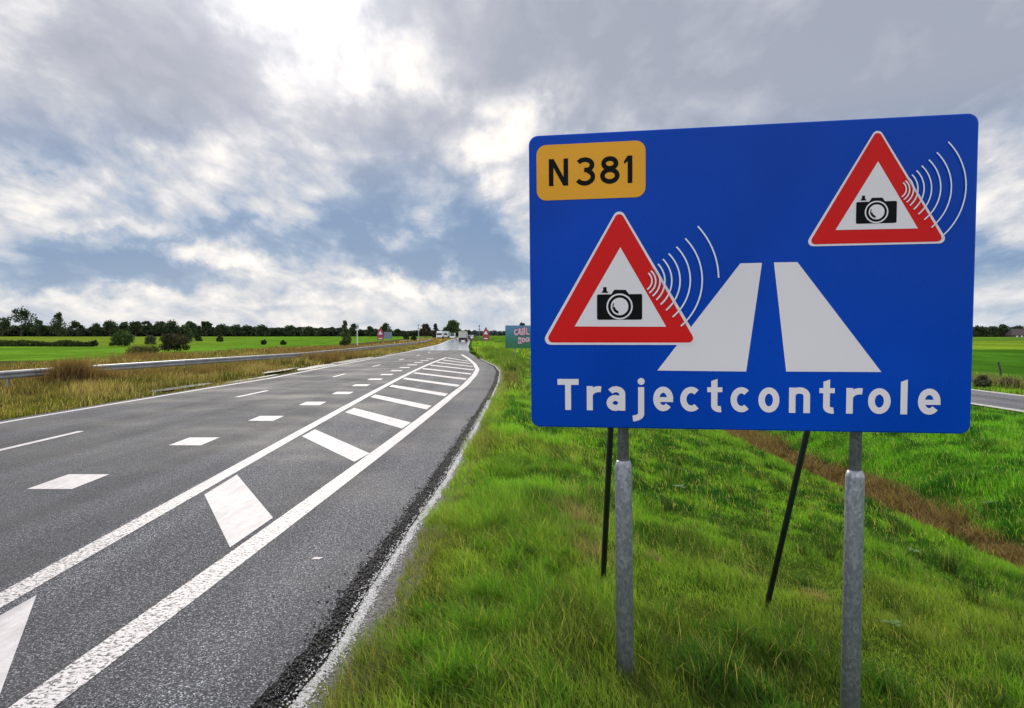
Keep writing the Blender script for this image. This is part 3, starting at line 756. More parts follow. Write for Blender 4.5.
# ------------------------------------------------------------------ grass and weeds
def blades(name, x, y, L_, wdt, colr, mat, lean=(0, 0), spread=.5, segs=3, parent=None, z=None, dark=.45):
    n_ = len(x); z = zterr(x, y) if z is None else z
    hd = rng.uniform(0, 2*np.pi, n_); ln = rng.uniform(.15, 1.0, n_)*spread
    la = rng.uniform(0, 2*np.pi, n_)
    lx = (np.cos(la)*ln + lean[0])*L_; ly = (np.sin(la)*ln + lean[1])*L_
    ts = [0, .38, .74, 1.0] if segs == 3 else [0, .55, 1.0]
    V = []; C = []
    for t_ in ts:
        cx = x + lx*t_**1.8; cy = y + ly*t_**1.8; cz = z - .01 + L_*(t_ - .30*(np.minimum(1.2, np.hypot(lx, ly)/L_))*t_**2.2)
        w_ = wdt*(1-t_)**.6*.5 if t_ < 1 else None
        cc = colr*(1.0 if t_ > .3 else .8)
        if w_ is None: V.append(np.stack([cx, cy, cz], 1)); C.append(cc)
        else:
            for s_ in (-1, 1): V.append(np.stack([cx + s_*w_*np.cos(hd), cy + s_*w_*np.sin(hd), cz], 1)); C.append(cc)
    k = len(V); V = np.stack(V, 1).reshape(-1, 3); C = np.stack(C, 1).reshape(-1, 3)
    tr = [(0,1,3),(0,3,2),(2,3,5),(2,5,4),(4,5,6)] if segs == 3 else [(0,1,3),(0,3,2),(2,3,4)]
    T = (np.arange(n_)[:, None, None]*k + np.array(tr)[None]).reshape(-1, 3)
    return fast_tris(name, V, T, mat, C, parent)
def pick(n_, x0, x1, y0, y1, mask, py=1.0):
    u = rng.uniform(0, 1, n_); y = y0 + (y1-y0)*u**py; x = rng.uniform(x0, x1, n_)
    m_ = mask(x, y); return x[m_], y[m_]
def lerp3(a, b, t_): return np.asarray(a)[None]*(1-t_)[:, None] + np.asarray(b)[None]*t_[:, None]
def verge_colour(x, y):
    a = np.clip((fbm(x*2.6, y*1.7, 21, 4)-.5)*4.4+.45, 0, 1); lush = np.clip((1.6-x)/1.2, 0, 1); b_ = fbm(x*.35+9, y*.3, 31, 3)
    c_ = lerp3((.012, .062, .008), (.105, .22, .015), a); c_ = c_*(1 + lush*.30)[:, None]
    c_ = c_*(1-np.clip((b_-.55)*3, 0, .55))[:, None] + np.array((.15, .16, .03))*np.clip((b_-.55)*3, 0, .55)[:, None]
    r_ = rng.uniform(0, 1, len(x))
    c_[r_ < .06] = (.30, .25, .09); c_[(r_ > .06) & (r_ < .16)] = (.19, .24, .03); c_[r_ > .9] *= .55
    e = np.clip(1 - (x - fRE(y) - .35)/.35, 0, 1)*rng.uniform(0, 1, len(x))     # dry tips beside the road
    c_ = c_*(1-e*.8)[:, None] + np.array((.17, .13, .04))*(e*.8)[:, None]
    u = x - drift(y)
    # straw-coloured patch beside the left post, mown olive ground further right
    st = np.exp(-(((x-.72)/.20)**2 + ((y-7.8)/1.0)**2))*(rng.uniform(0, 1, len(x)) < .6)
    c_ = c_*(1-st*.85)[:, None] + np.array((.27, .20, .10))*(st*.85)[:, None]
    ol = np.exp(-(((x-2.6)/1.6)**2 + ((y-7.0)/2.2)**2))*.55*rng.uniform(.2, 1, len(x))
    c_ = c_*(1-ol)[:, None] + np.array((.13, .16, .03))*ol[:, None]
    d = (u > 6.5 + .2*np.sin(y*1.3)) & (u < 7.4 + .15*np.sin(y*.9+1))
    f_ = rng.uniform(0, 1, len(x)); br = lerp3((.05, .03, .018), (.20, .13, .065), f_)
    c_[d & (rng.uniform(0, 1, len(x)) < .9)] = br[d & (rng.uniform(0, 1, len(x)) < 2)][:0] if False else (.2, .13, .065)
    dm = d & (rng.uniform(0, 1, len(x)) < np.clip((fbm(x*2, y*1.2, 61, 3)-.3)*5, .15, .95)); c_[dm] = br[dm]
    fb = (u > 7.4) & (u < 14.4); c_[fb] = c_[fb]*np.array((.9, 1.12, 1.0))
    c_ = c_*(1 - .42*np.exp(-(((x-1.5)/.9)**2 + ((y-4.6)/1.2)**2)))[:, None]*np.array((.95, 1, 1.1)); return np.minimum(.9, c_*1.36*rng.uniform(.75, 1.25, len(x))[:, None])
def verge_mask(x, y):
    u = x - drift(y)
    return (x > fRE(y) + .155 + np.clip(.10-(y-4)*.02, -.02, .08) + (fbm(y*2.2, y*0+3, 41, 3)-.5)*.22) & ~((u > 14.2) & (u < 18.3))
def lens(x, y, a, b_):
    h = np.clip((fbm(x*1.4, y*1.1, 51, 4)-.5)*2.8+.5, 0, 1); u = x - drift(y)
    mow = np.exp(-(((x-3.2)/1.5)**2 + ((y-8.5)/3.5)**2))
    L_ = (a + (b_-a)*h)*rng.uniform(.6, 1.25, len(x))*(1 + .35*np.clip((1.5-x)/1.2, 0, 1))
    return L_*(1-.55*mow)*(1-.6*np.exp(-(((x-.65)/.3)**2+((y-4.3)/.5)**2)))*(1-.6*np.exp(-(((x-2.0)/.3)**2+((y-4.0)/.5)**2)))*np.where((u > 6) & (u < 8.3), 1.15, 1)
parts = []
x, y = pick(260000, -1.2, 8.5, 2.6, 9.5, verge_mask, 1.0)
vis = np.abs(x)/np.maximum(y, .1) < .95; keep = vis | (rng.uniform(0, 1, len(x)) < .15); x, y = x[keep], y[keep]
flow = (-.28, -.10)
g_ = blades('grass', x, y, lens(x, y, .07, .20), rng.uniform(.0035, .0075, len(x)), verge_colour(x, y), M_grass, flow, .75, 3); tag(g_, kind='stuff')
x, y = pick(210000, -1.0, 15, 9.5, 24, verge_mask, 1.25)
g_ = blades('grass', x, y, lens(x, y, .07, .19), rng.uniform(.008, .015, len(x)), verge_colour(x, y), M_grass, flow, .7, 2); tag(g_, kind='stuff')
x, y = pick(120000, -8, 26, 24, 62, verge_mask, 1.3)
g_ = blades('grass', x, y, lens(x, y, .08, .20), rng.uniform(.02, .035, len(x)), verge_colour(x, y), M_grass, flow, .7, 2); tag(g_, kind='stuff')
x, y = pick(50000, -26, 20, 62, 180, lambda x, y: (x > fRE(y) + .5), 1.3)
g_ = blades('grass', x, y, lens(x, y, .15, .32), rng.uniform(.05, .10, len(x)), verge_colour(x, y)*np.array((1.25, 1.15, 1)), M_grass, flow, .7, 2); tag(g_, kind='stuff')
# tall tussocks: lush ones under the sign and along the road side
def tussocks(spots, n_each, L0, L1, rad, colr, wd=.006, sp=.9, mat=None, name='tall_grass'):
    X = []; Y_ = []; L_ = []
    for (cx, cy, s_) in spots:
        k = int(n_each*s_); r_ = np.abs(rng.normal(0, rad*s_, k)); a = rng.uniform(0, 2*np.pi, k)
        X.append(cx + r_*np.cos(a)); Y_.append(cy + r_*np.sin(a)); L_.append(rng.uniform(L0, L1, k)*s_)
    X, Y_, L_ = map(np.concatenate, (X, Y_, L_)); r_ = rng.uniform(0, 1, len(X))
    c_ = lerp3(colr[0], colr[1], r_); q = rng.uniform(0, 1, len(X)); c_[q < .08] = (.32, .27, .10)
    ok = X > fRE(Y_) + .20; X, Y_, L_, c_ = X[ok], Y_[ok], L_[ok], c_[ok]
    o = blades(name, X, Y_, L_, rng.uniform(.7, 1.3, len(X))*wd, c_, mat or M_grass, flow, sp, 3); return tag(o, kind='stuff')
sp = [(rng.uniform(-.6, 2.6), rng.uniform(3.6, 5.6), rng.uniform(.6, 1.25)) for _ in range(60)] + [(rng.uniform(-.3, 1.0), rng.uniform(5.5, 12), rng.uniform(.6, 1.1)) for _ in range(60)]
sp = [q for q in sp if not (q[1] < 5.0 and (abs(q[0]-.65) < .38 or abs(q[0]-1.95) < .38))]
tussocks([q for q in sp if q[0] < .9], 240, .14, .30, .11, ((.035, .13, .012), (.16, .29, .024)), .0065)
tussocks([q for q in sp if q[0] >= .9], 260, .12, .27, .12, ((.018, .075, .010), (.085, .17, .02)), .0065)
sp = [(rng.uniform(2.4, 6), rng.uniform(4.0, 12), rng.uniform(.5, 1.0)) for _ in range(60)]
tussocks(sp, 90, .10, .22, .09, ((.02, .07, .010), (.07, .14, .02)), .007)
sp = [(rng.uniform(-.2, 7.5), rng.uniform(4.2, 14), rng.uniform(.5, 1.3)) for _ in range(70)]
tussocks(sp, 60, .14, .34, .07, ((.014, .04, .008), (.05, .085, .02)), .006, .6)
sp = [(rng.uniform(-.5, 6), rng.uniform(3.8, 14), rng.uniform(.5, 1.1)) for _ in range(60)]
tussocks(sp, 16, .16, .36, .16, ((.24, .20, .09), (.42, .36, .18)), .004, .7, M_dry, 'dead_stems')
sp = [(XA(px_, Y0), Y0, s_) for px_, Y0, s_ in ((655, 7.2, .6), (575, 7.5, .9), (585, 8.2, 1.3), (600, 7.0, 1.0), (575, 9.5, 1.1), (820, 6.6, .6))]
tussocks(sp, 200, .12, .30, .16, ((.24, .18, .09), (.34, .26, .14)), .006, 1.0, M_dry, 'straw_grass')
sp = [(rng.uniform(6.7, 7.3)+drift(y_), y_, rng.uniform(.8, 1.5)) for y_ in rng.uniform(7, 34, 190)]
tussocks(sp, 110, .12, .30, .20, ((.04, .025, .015), (.30, .20, .10)), .011, 1.2, M_dry, 'dead_reed')
def wclump(px_, py_, Y0, s_): return (XA(px_, Y0), Y0, s_)
sp = [(XA(rng.uniform(a, b_), Y0), Y0 + rng.uniform(-3, 3), rng.uniform(.6, 1.2)) for a, b_, Y0, k in ((484, 506, 78, 26), (492, 512, 60, 26), (503, 520, 48, 16), (508, 522, 38, 8)) for _ in range(k)]
tussocks(sp, 90, .35, .95, .40, ((.05, .10, .018), (.15, .24, .035)), .035, .5, None, 'tall_weeds')
sp = [(XA(rng.uniform(506, 518), Y0), Y0 + rng.uniform(-2, 2), rng.uniform(.6, 1.1)) for Y0 in (30, 34, 40, 44) for _ in range(5)]
tussocks(sp, 110, .25, .6, .25, ((.07, .07, .03), (.20, .18, .08)), .018, .5, None, 'tall_weeds')
n9 = 11000; yq = rng.uniform(29.3, 62, n9); keep = fbm(yq*.45, yq*0, 77, 3) > .40; yq = yq[keep]; xq = np.interp(yq, [20, 27.6, 41, 53, 73, 92], [-20.3, -19.1, -17.3, -15.4, -15.3, -15.6]) + rng.uniform(.12, 1.0, len(yq))
cq = lerp3((.10, .07, .03), (.30, .23, .10), rng.uniform(0, 1, len(yq)))
tag(blades('dry_grass', xq, yq, np.where((yq > 30.5) & (yq < 41), rng.uniform(.34, .62, len(yq)), rng.uniform(.28, .60, len(yq))), rng.uniform(.015, .03, len(yq)), cq, M_dry, (.1, 0), .5, 2), kind='stuff')
# broad-leaved weeds lying in the turf
def rosette(cx, cy, r_, n_, col_):
    V = []; T = []; z = float(zterr(cx, cy))
    for k in range(n_):
        a = 2*math.pi*k/n_ + random.uniform(-.2, .2); l_ = r_*random.uniform(.7, 1.1); wv = l_*.22; e = random.uniform(.15, .5)
        dx_, dy_ = math.cos(a), math.sin(a); b0 = len(V)
        for t_, ww in ((.08, .15), (.35, .8), (.7, 1.0), (1.0, .05)):
            for s_ in (-1, 1): V.append((cx + dx_*l_*t_ - dy_*wv*ww*s_, cy + dy_*l_*t_ + dx_*wv*ww*s_, z + .05 + l_*e*math.sin(t_*2.2)))
        for q in range(3): T += [(b0+2*q, b0+2*q+1, b0+2*q+3), (b0+2*q, b0+2*q+3, b0+2*q+2)]
    return V, T
for px_, py_, zz_, r_, lab, c_ in ((893, 620, -.35, .10, 'broad-leaved pale weed low in the turf beside the right steel post', (.09, .17, .045)), (990, 474, -.3, .14, 'broad-leaved weed on the far ditch bank near the service road', (.09, .17, .05)),
                              (680, 487, -.3, .11, 'small broad-leaved weed in the grass seen between the two posts', (.12, .19, .07)), (915, 541, -.5, .09, 'small pale weed on the near ditch bank beyond the right post', (.12, .2, .08))):
    cx, cy = G(px_, py_, zz_); V, T_ = rosette(cx, cy, r_, 9, c_)
    o = fast_tris('weed', V, T_, M_leaf, np.tile(np.array(c_), (len(V), 1))); tag(o, lab, 'weed')

# dry verge on the far side of the carriageway
def lmask(x, y):
    d = fLL(y) - x
    pud = (y > 34) & (y < 62) & (d < 1.7 + .5*np.sin(y)); pud2 = (y > 26) & (y < 40) & (d > 1.2) & (d < 2.3)
    return (d > .42 + (fbm(y*1.5, y*0, 61, 3)-.5)*.3) & ~pud & ~(pud2 & (rng.uniform(0, 1, len(x)) < .85))
def lcolour(x, y):
    d = fLL(y) - x; a = fbm(x*.7, y*.4, 71, 4); a = np.clip((a-.5)*3.6+.5, 0, 1)
    c_ = lerp3((.085, .095, .018), (.32, .24, .10), a)
    yg = np.clip((24-y)/8, 0, 1)*np.clip((4-d)/2, 0, 1); c_ = c_*(1-yg*.7)[:, None] + np.array((.19, .20, .015))*(yg*.7)[:, None]
    br = np.clip((d-4)/3, 0, 1)*np.clip((fbm(x*.12, y*.12, 81, 3)-.42)*5, 0, 1); c_ = c_*(1-br*.8)[:, None] + np.array((.13, .075, .035))*(br*.8)[:, None]
    r_ = rng.uniform(0, 1, len(x)); c_[r_ < .15] = (.42, .33, .17); c_[r_ > .88] = (.05, .045, .02)
    return c_*rng.uniform(.7, 1.25, len(x))[:, None]
def llen(x, y, a, b_):
    d = fLL(y) - x; h = np.clip((fbm(x*.9, y*.5, 91, 4)-.5)*3.6+.5, 0, 1)
    return (a + (b_-a)*h)*rng.uniform(.5, 1.2, len(x))*np.clip(.30 + (d-.4)*.3, .3, 1.0)
x, y = pick(130000, -32, -11, 12, 46, lmask, 1.1); k = (fLL(y)-x < 18); x, y = x[k], y[k]
tag(blades('dry_grass', x, y, llen(x, y, .18, .55), rng.uniform(.012, .026, len(x)), lcolour(x, y), M_dry, (.08, -.05), .55, 2), kind='stuff')
x, y = pick(110000, -50, -11.5, 46, 120, lmask, 1.1); k = (fLL(y)-x < 24); x, y = x[k], y[k]
tag(blades('dry_grass', x, y, llen(x, y, .22, .6), rng.uniform(.03, .07, len(x)), lcolour(x, y), M_dry, (.08, -.05), .55, 2), kind='stuff')
x, y = pick(30000, -60, -12, 120, 330, lmask, 1.2); k = (fLL(y)-x < 12); x, y = x[k], y[k]
tag(blades('dry_grass', x, y, llen(x, y, .35, .7), rng.uniform(.1, .2, len(x)), lcolour(x, y)*np.array((1.15, 1, .8)), M_dry, (.08, -.05), .55, 2), kind='stuff')
# brown reed clumps around and behind the crash barrier
X = []; Y_ = []; L_ = []
for (px_, Y0, wd_, h_, n_) in ((70, 29.6, .9, 1.35, 2600), (88, 30.6, .9, .95, 1500), (108, 30.5, .9, .8, 900), (225, 40, 1.5, .62, 900), (205, 37.5, .8, .55, 400), (262, 44, 1.2, .6, 600), (318, 54, 2.0, 1.0, 1800), (342, 62, 3.0, .95, 1600), (150, 33.5, .5, .6, 500), (62, 34, 2.6, .8, 1500), (88, 36, 2.0, .8, 1500), (40, 40, 5, .6, 2200), (110, 31, 1.6, .55, 700), (150, 62, 5, 1.1, 2200), (310, 68, 4.5, 1.15, 2600), (340, 80, 5, 1.0, 2000), (245, 52, 2.2, .6, 900), (200, 46, 2, .55, 700), (20, 48, 7, .5, 1500), (285, 60, 3, .7, 900)):
    cx = XA(px_, Y0); X.append(cx + rng.normal(0, wd_*.4, n_)); Y_.append(Y0 + rng.normal(0, min(1.6, .35*wd_), n_)); L_.append(rng.uniform(.4, 1, n_)*h_)
X, Y_, L_ = map(np.concatenate, (X, Y_, L_)); ok = fLL(Y_) - X > 1.2; X, Y_, L_ = X[ok], Y_[ok], L_[ok]
c_ = lerp3((.10, .055, .03), (.27, .18, .08), rng.uniform(0, 1, len(X)))
tag(blades('brown_reed', X, Y_, L_, rng.uniform(.015, .035, len(X)), c_, M_dry, (.1, 0), .5, 3), kind='stuff')
# scrub along the far side of the service road
y_ = rng.uniform(16, 90, 16000); x_ = 21.3 + drift(y_) + rng.normal(0, .55, len(y_)) ; h_ = np.clip(fbm(y_*.5, x_*.3, 95, 3)*1.3, .2, 1)
c_ = lerp3((.06, .10, .02), (.24, .20, .11), rng.uniform(0, 1, len(x_)))
tag(blades('scrub', x_, y_, h_*rng.uniform(.35, .75, len(x_)), rng.uniform(.02, .05, len(x_)), c_, M_dry, (0, 0), .7, 2), kind='stuff')

# loose grit along the broken tar edge
def stones(name, n_, xf, y0, y1, s0, s1, mat, lift=.0):
    y = y0 + (y1-y0)*rng.uniform(0, 1, n_)**1.6; x = xf(y) ; s_ = rng.uniform(s0, s1, n_)*(1+ (y-y0)*.03)
    z = np.maximum(zterr(x, y), np.where(x < fRE(y), 0, -1)) + s_*.2 + lift
    base = np.array([(1,0,0),(0,1,0),(-1,0,0),(0,-1,0),(0,0,.7),(0,0,-.5)])
    V = base[None]*rng.uniform(.6, 1.3, (n_, 6, 3))*s_[:, None, None]; a = rng.uniform(0, 6.28, n_)
    c_, sn = np.cos(a)[:, None], np.sin(a)[:, None]; vx = V[:, :, 0]*c_ - V[:, :, 1]*sn; vy = V[:, :, 0]*sn + V[:, :, 1]*c_
    V = np.stack([vx + x[:, None], vy + y[:, None], V[:, :, 2] + z[:, None]], 2).reshape(-1, 3)
    tr = np.array([(0,1,4),(1,2,4),(2,3,4),(3,0,4),(1,0,5),(2,1,5),(3,2,5),(0,3,5)])
    T = (np.arange(n_)[:, None, None]*6 + tr[None]).reshape(-1, 3)
    return tag(fast_tris(name, V, T, mat), kind='stuff')
stones('grit', 11000, lambda y: fRE(y) + .04 + rng.normal(0, .035, len(y)), 3, 22, .004, .010, M_stone_w, .006)
stones('tar_grit', 5200, lambda y: fRE(y) - .09 + rng.normal(0, .06, len(y)), 3, 18, .005, .013, M_stone_d, .004)
stones('gravel', 2500, lambda y: fRE(y) + .22 + rng.normal(0, .08, len(y)), 3, 18, .004, .010, simple('grey_stone', (.25, .24, .23), .9), .006)

# ------------------------------------------------------------------ crash barrier
RP = [G(*q, .60) for q in ((-160, 388), (-40, 375.5), (0,371), (200,358.7), (297,353), (358,347.6), (387,344.7), (410,342.5), (425,340.8))]
RP += [(RP[-1][0]-5, RP[-1][1]+60)]
RP = np.array(RP); fR = lambda y: np.interp(y, RP[:, 1], RP[:, 0])
rail = empty('crash_barrier', (float(fR(40)), 40, 0), 'low galvanised steel crash barrier running through brown grass beyond the carriageway', 'crash barrier')
def local(o, root): o.parent = root; o.matrix_parent_inverse = Matrix.Translation(-root.location); return o
prof = [(0, .31), (.025, .30), (.06, .25), (.06, .21), (.0, .17), (0, .14), (.06, .10), (.06, .06), (.025, .01), (0, 0)]
vs = []; fs = []; ysr = list(np.arange(RP[0, 1], 60, 2)) + list(np.arange(60, RP[-1, 1], 5))
for y in ysr:
    x = float(fR(y))
    for o_, h_ in prof: vs.append((x + .02 + o_, y, .29 + h_))
k = len(prof)
for i in range(len(ysr)-1):
    for j in range(k-1): fs.append((i*k+j, i*k+j+1, (i+1)*k+j+1, (i+1)*k+j))
M_rail = simple('rail_steel', (.30, .31, .33), .5, .4, var=.2, scale=1.5)
local(mesh_obj('beam', vs, fs, M_rail), rail)
for y in np.arange(RP[0, 1]+1, 150, 4.0):
    x = float(fR(y)); mb = MB(); mb.box((x-.06, y-.04, float(zterr(x, y))-.1), (x+.015, y+.04, .58)); local(mb.build('post', M_galv), rail)

# ------------------------------------------------------------------ trees and shrubs
def crown_mesh(name, h, w_, base, style, n_, leaf, c0, c1, seed):
    r_ = np.random.default_rng(seed); cen = []; rad = []
    H = h - base
    nc = 34
    if style == 'birch':
        for k in range(16):
            t_ = k/15; rr = w_*.5*(.95-t_*.78)*(1 if t_ > .12 else .75); a = r_.uniform(0, 6.28); cen.append((math.cos(a)*rr*.5, math.sin(a)*rr*.5, base + H*(.06+t_*.88))); rad.append(max(.12*w_, rr*.72))
    elif style == 'shrub':
        for k in range(nc):
            a = r_.uniform(0, 6.28); q = r_.uniform(0, 1)**.5*.38*w_; zt_ = h*(.15 + .68*r_.uniform(0, 1)*(1 - .8*(q/(.5*w_))**2)); cen.append((math.cos(a)*q, math.sin(a)*q, zt_)); rad.append(min(w_*r_.uniform(.09, .19), max(.25*h, h*.97-zt_)))
    elif style == 'open':
        for k in range(15):
            a = r_.uniform(0, 6.28); t_ = r_.uniform(0, 1)**.7; q = (.42 - .22*t_)*w_*r_.uniform(.3, 1); cen.append((math.cos(a)*q, math.sin(a)*q, base + H*(.08 + .84*t_))); rad.append(w_*r_.uniform(.09, .19))
    else:
        for k in range(22):
            a = r_.uniform(0, 6.28); el = r_.uniform(-.5, 1); q = w_*.33*math.cos(el*1.3)*r_.uniform(.5, 1); cen.append((math.cos(a)*q, math.sin(a)*q, base + H*(.45 + .38*math.sin(el*1.4)))); rad.append(w_*r_.uniform(.12, .20))
    cen = np.array(cen); rad = np.array(rad); pick_ = r_.integers(0, len(cen), n_)
    dv = r_.normal(0, 1, (n_, 3)); dv /= np.linalg.norm(dv, axis=1)[:, None]; rr = rad[pick_]*r_.uniform(.35, 1.12, n_)
    p_ = cen[pick_] + dv*rr[:, None]*np.array((1, 1, .8)); p_[:, 2] = np.maximum(p_[:, 2], .05*h)
    a = r_.normal(0, 1, (n_, 3)); a /= np.linalg.norm(a, axis=1)[:, None]; b_ = np.cross(a, r_.normal(0, 1, (n_, 3))); b_ /= np.linalg.norm(b_, axis=1)[:, None]
    s_ = leaf*r_.uniform(.6, 1.4, n_)[:, None]
    V = np.stack([p_ - a*s_, p_ + b_*s_*.7, p_ + a*s_, p_ - b_*s_*.7], 1).reshape(-1, 3)
    T = (np.arange(n_)[:, None, None]*4 + np.array([(0,1,2),(0,2,3)])[None]).reshape(-1, 3)
    cl_ = lerp3(c0, c1, np.clip(r_.uniform(0, 1, len(cen))[pick_]*.6 + r_.uniform(0, .4, n_), 0, 1)); C = np.repeat(cl_, 4, 0)
    return V, T, C
def trunk_mb(h, w_, base, r0, seed, style):
    q = random.Random(seed); mb = MB(); top = h*.86
    mb.tube([(0,0,-.3), (0,0,base*.6+.1), (q.uniform(-.03,.03)*h, q.uniform(-.03,.03)*h, h*.5), (q.uniform(-.04,.04)*h, 0, top)], [r0*1.25, r0, r0*.6, r0*.12], 7)
    for k in range(7):
        z0 = base*.7 + (h*.62-base*.7)*k/7; a = q.uniform(0, 6.28); l_ = w_*.38*(1 if style != 'birch' else .5)
        mb.tube([(0,0,z0), (math.cos(a)*l_*.5, math.sin(a)*l_*.5, z0 + h*.10), (math.cos(a)*l_, math.sin(a)*l_, z0 + h*.22)], [r0*.45, r0*.28, r0*.06], 5)
    return mb
def tree(name, px, topy, wpx, Y, style, label, zg=-.5, c0=(.02, .035, .012), c1=(.055, .08, .022), n_=900, seed=None, group=None, base=.22, leaf=None, cat='tree'):
    seed = seed or int(px*7 + Y); x = XA(px, Y); zg = float(zterr(x, Y)) if Y < 400 else -.5
    h = ZA(topy, Y) - zg; w_ = wpx/F*Y*1.02
    o = empty(name, (x, Y, zg), label, cat, group)
    V, T, C = crown_mesh('crown', h, w_, h*base, style, n_, leaf or max(.03*h, .75/F*Y), c0, c1, seed)
    fast_tris('crown', V, T, M_leaf, C, o)
    trunk_mb(h, w_, h*base, max(.04, h*.018), seed, style).build('trunk', M_bark, o)
    return o
DG0, DG1 = (.018, .032, .016), (.055, .08, .034)
far = [
 (3, 317.5, 16, 'open', 'sparse dark tree at the end of the treeline, just before the tall gappy tree'),
 (21, 307.5, 24, 'open', 'tallest gappy dark tree of the distant treeline'),
 (40, 320.5, 16, 'open', 'low dark tree with sky showing through, between the two tallest treetops'),
 (58.5, 313.5, 18, 'birch', 'second tallest treetop of the distant treeline, narrow and pointed'),
 (77, 321.5, 13, 'open', 'small dark tree just beyond the pointed tall tree'),
 (96, 323.5, 12, 'oak', 'low dark tree in a dip of the treeline above the long dark hedge'),
 (110, 320, 14, 'oak', 'dark tree whose crown shows directly above the round green shrub'),
 (124, 321.5, 12, 'oak', 'rounded dark tree behind the round green shrub, second of that clump'),
 (136, 320.5, 13, 'oak', 'dark tree just past the round green shrub, wide crowned'),
 (147, 321, 11, 'open', 'gappy dark tree in front of a notch of sky before the dark bush'),
 (162, 321, 14, 'oak', 'dark tree rising behind the near side of the dark bush'),
 (172, 320, 15, 'oak', 'highest dark tree right behind the dark bush'),
 (190, 321, 16, 'oak', 'broad dark tree behind the two paler field trees'),
 (206, 321.3, 12, 'open', 'tufted dark tree just past the two paler field trees'),
 (222, 324, 13, 'oak', 'even dark crown at the start of the long level wood'),
 (236, 324.5, 12, 'open', 'dark tree with a ragged top in the long level wood'),
 (247, 325.3, 11, 'oak', 'dark low crown in the long level wood, after the ragged top'),
 (262, 325.2, 13, 'oak', 'dark crown over the small dark shrubs of the green field'),
 (289, 325.3, 12, 'open', 'single higher treetop midway along the long level wood'),
 (309, 327.5, 14, 'oak', 'low dark crown before the pale conical birch'),
]
for (px_, ty, wp, st_, lab) in far: tree('tree', px_, ty, wp*1.35, 590 + (px_*37 % 30), st_, lab, c0=DG0, c1=DG1, n_=1300, group='trees of the distant treeline', base=.12)
tree('tree', 355, 322.8, 14, 420, 'oak', 'dark round tree behind the white camera pole', c0=DG0, c1=DG1, base=.1)
tree('tree', 370.5, 326, 12, 430, 'oak', 'low dark tree between the camera pole and the red triangular sign', c0=DG0, c1=DG1, base=.1)
tree('tree', 386, 321.8, 13, 440, 'oak', 'taller dark tree behind the small grey board', c0=DG0, c1=DG1, base=.1)
tree('tree', 397.5, 328.5, 8, 430, 'oak', 'small dark tree just past the small grey board', c0=DG0, c1=DG1, base=.1)
tree('tree', 425.8, 322.6, 13, 300, 'oak', 'reddish dark tree with a wide crown next to the thin pole', c0=(.035, .026, .018), c1=(.075, .06, .035), base=.1, n_=1300)
tree('tree', 435.5, 323.6, 8.5, 305, 'birch', 'narrow reddish dark tree joined to the wide reddish one', c0=(.03, .025, .018), c1=(.07, .06, .035), base=.1, n_=900)
tree('tree', 452, 319.2, 18.5, 345, 'oak', 'round fresh green tree standing where the road disappears', c0=(.03, .06, .015), c1=(.10, .15, .04), base=.04, n_=4200)
tree('tree', 522.5, 320.8, 9, 330, 'oak', 'dark treetop showing above the green billboard', c0=DG0, c1=DG1, base=.1)
tree('tree', 406, 331, 9, 240, 'oak', 'small dark bushy tree beyond the berm near the thin pole', c0=DG0, c1=DG1, base=.05)
tree('birch_tree', 345, 320.5, 13.5, 135, 'birch', 'pale green conical birch alone at the edge of the green field', c0=(.05, .075, .025), c1=(.12, .16, .05), base=.05, n_=5200, leaf=.13)
tree('tree', 187.5, 325, 13.5, 225, 'birch', 'pale green pointed tree standing in the field past the dark bush', c0=(.035, .06, .02), c1=(.09, .12, .045), base=.05, n_=1600)
tree('tree', 199, 326, 11, 232, 'birch', 'darker pointed tree next to the pale pointed one', c0=(.02, .035, .015), c1=(.05, .075, .03), base=.05, n_=1400)
for (px_, ty, wp, Y0, lab, c0, c1) in (
   (122, 328.8, 25, 140, 'round green shrub standing alone on the hedge line', (.03, .06, .015), (.075, .12, .03)),
   (174.5, 329.5, 33, 96, 'large dark brown-green bush behind the crash barrier', (.018, .020, .010), (.06, .055, .022)),
   (143, 344.8, 37, 78, 'low olive mound of bramble in front of the round green shrub', (.05, .06, .018), (.13, .12, .035)),
   (151, 333, 13, 160, 'small grey-green shrub between the round shrub and the dark bush', (.04, .055, .025), (.10, .12, .06)),
   (94, 338.5, 7, 142, 'small dark shrub at the end of the long hedge', (.018, .03, .01), (.05, .07, .02)),
   (264, 338.8, 6, 165, 'tiny dark shrub in the middle of the green field', (.02, .03, .01), (.05, .06, .02)),
   (283.5, 339.5, 6.5, 160, 'tiny dark shrub nearer the birch in the green field', (.02, .03, .01), (.05, .06, .02)),
   (220, 334.5, 7, 210, 'little dark shrub past the darker pointed tree', (.02, .03, .01), (.05, .07, .02)),
   (413.5, 334.8, 6, 200, 'little dark shrub just before the thin pole', (.02, .03, .01), (.05, .07, .02)),
   (983, 373.5, 16, 31, 'grey-green bush by the service road edge next to the sign', (.05, .06, .03), (.14, .15, .08)),
   (1010, 376.5, 18, 31, 'brownish bush beyond the service road near the leaning fence post', (.07, .06, .035), (.18, .14, .09))):
    tree('shrub', px_, ty, wp, Y0, 'shrub', lab, c0=c0, c1=c1, n_=6500 if Y0 < 150 else 1500, base=.02, leaf=max(.035, .62/F*Y0), cat='shrub')
for (px_, ty, wp, lab) in ((979, 325, 14, 'dark tree of the far wood closest to the blue sign edge'), (991, 326.3, 12, 'low dark tree between the sign edge and the highest tree of that wood'),
   (1003, 323.7, 14, 'highest dark tree in front of the farmhouse end of the far wood'), (1018, 325.2, 14, 'dark tree behind the farmhouse roof')):
    tree('tree', px_, ty, wp, 480, 'oak', lab, c0=DG0, c1=DG1, n_=1100, group='trees by the farmhouse', base=.05)
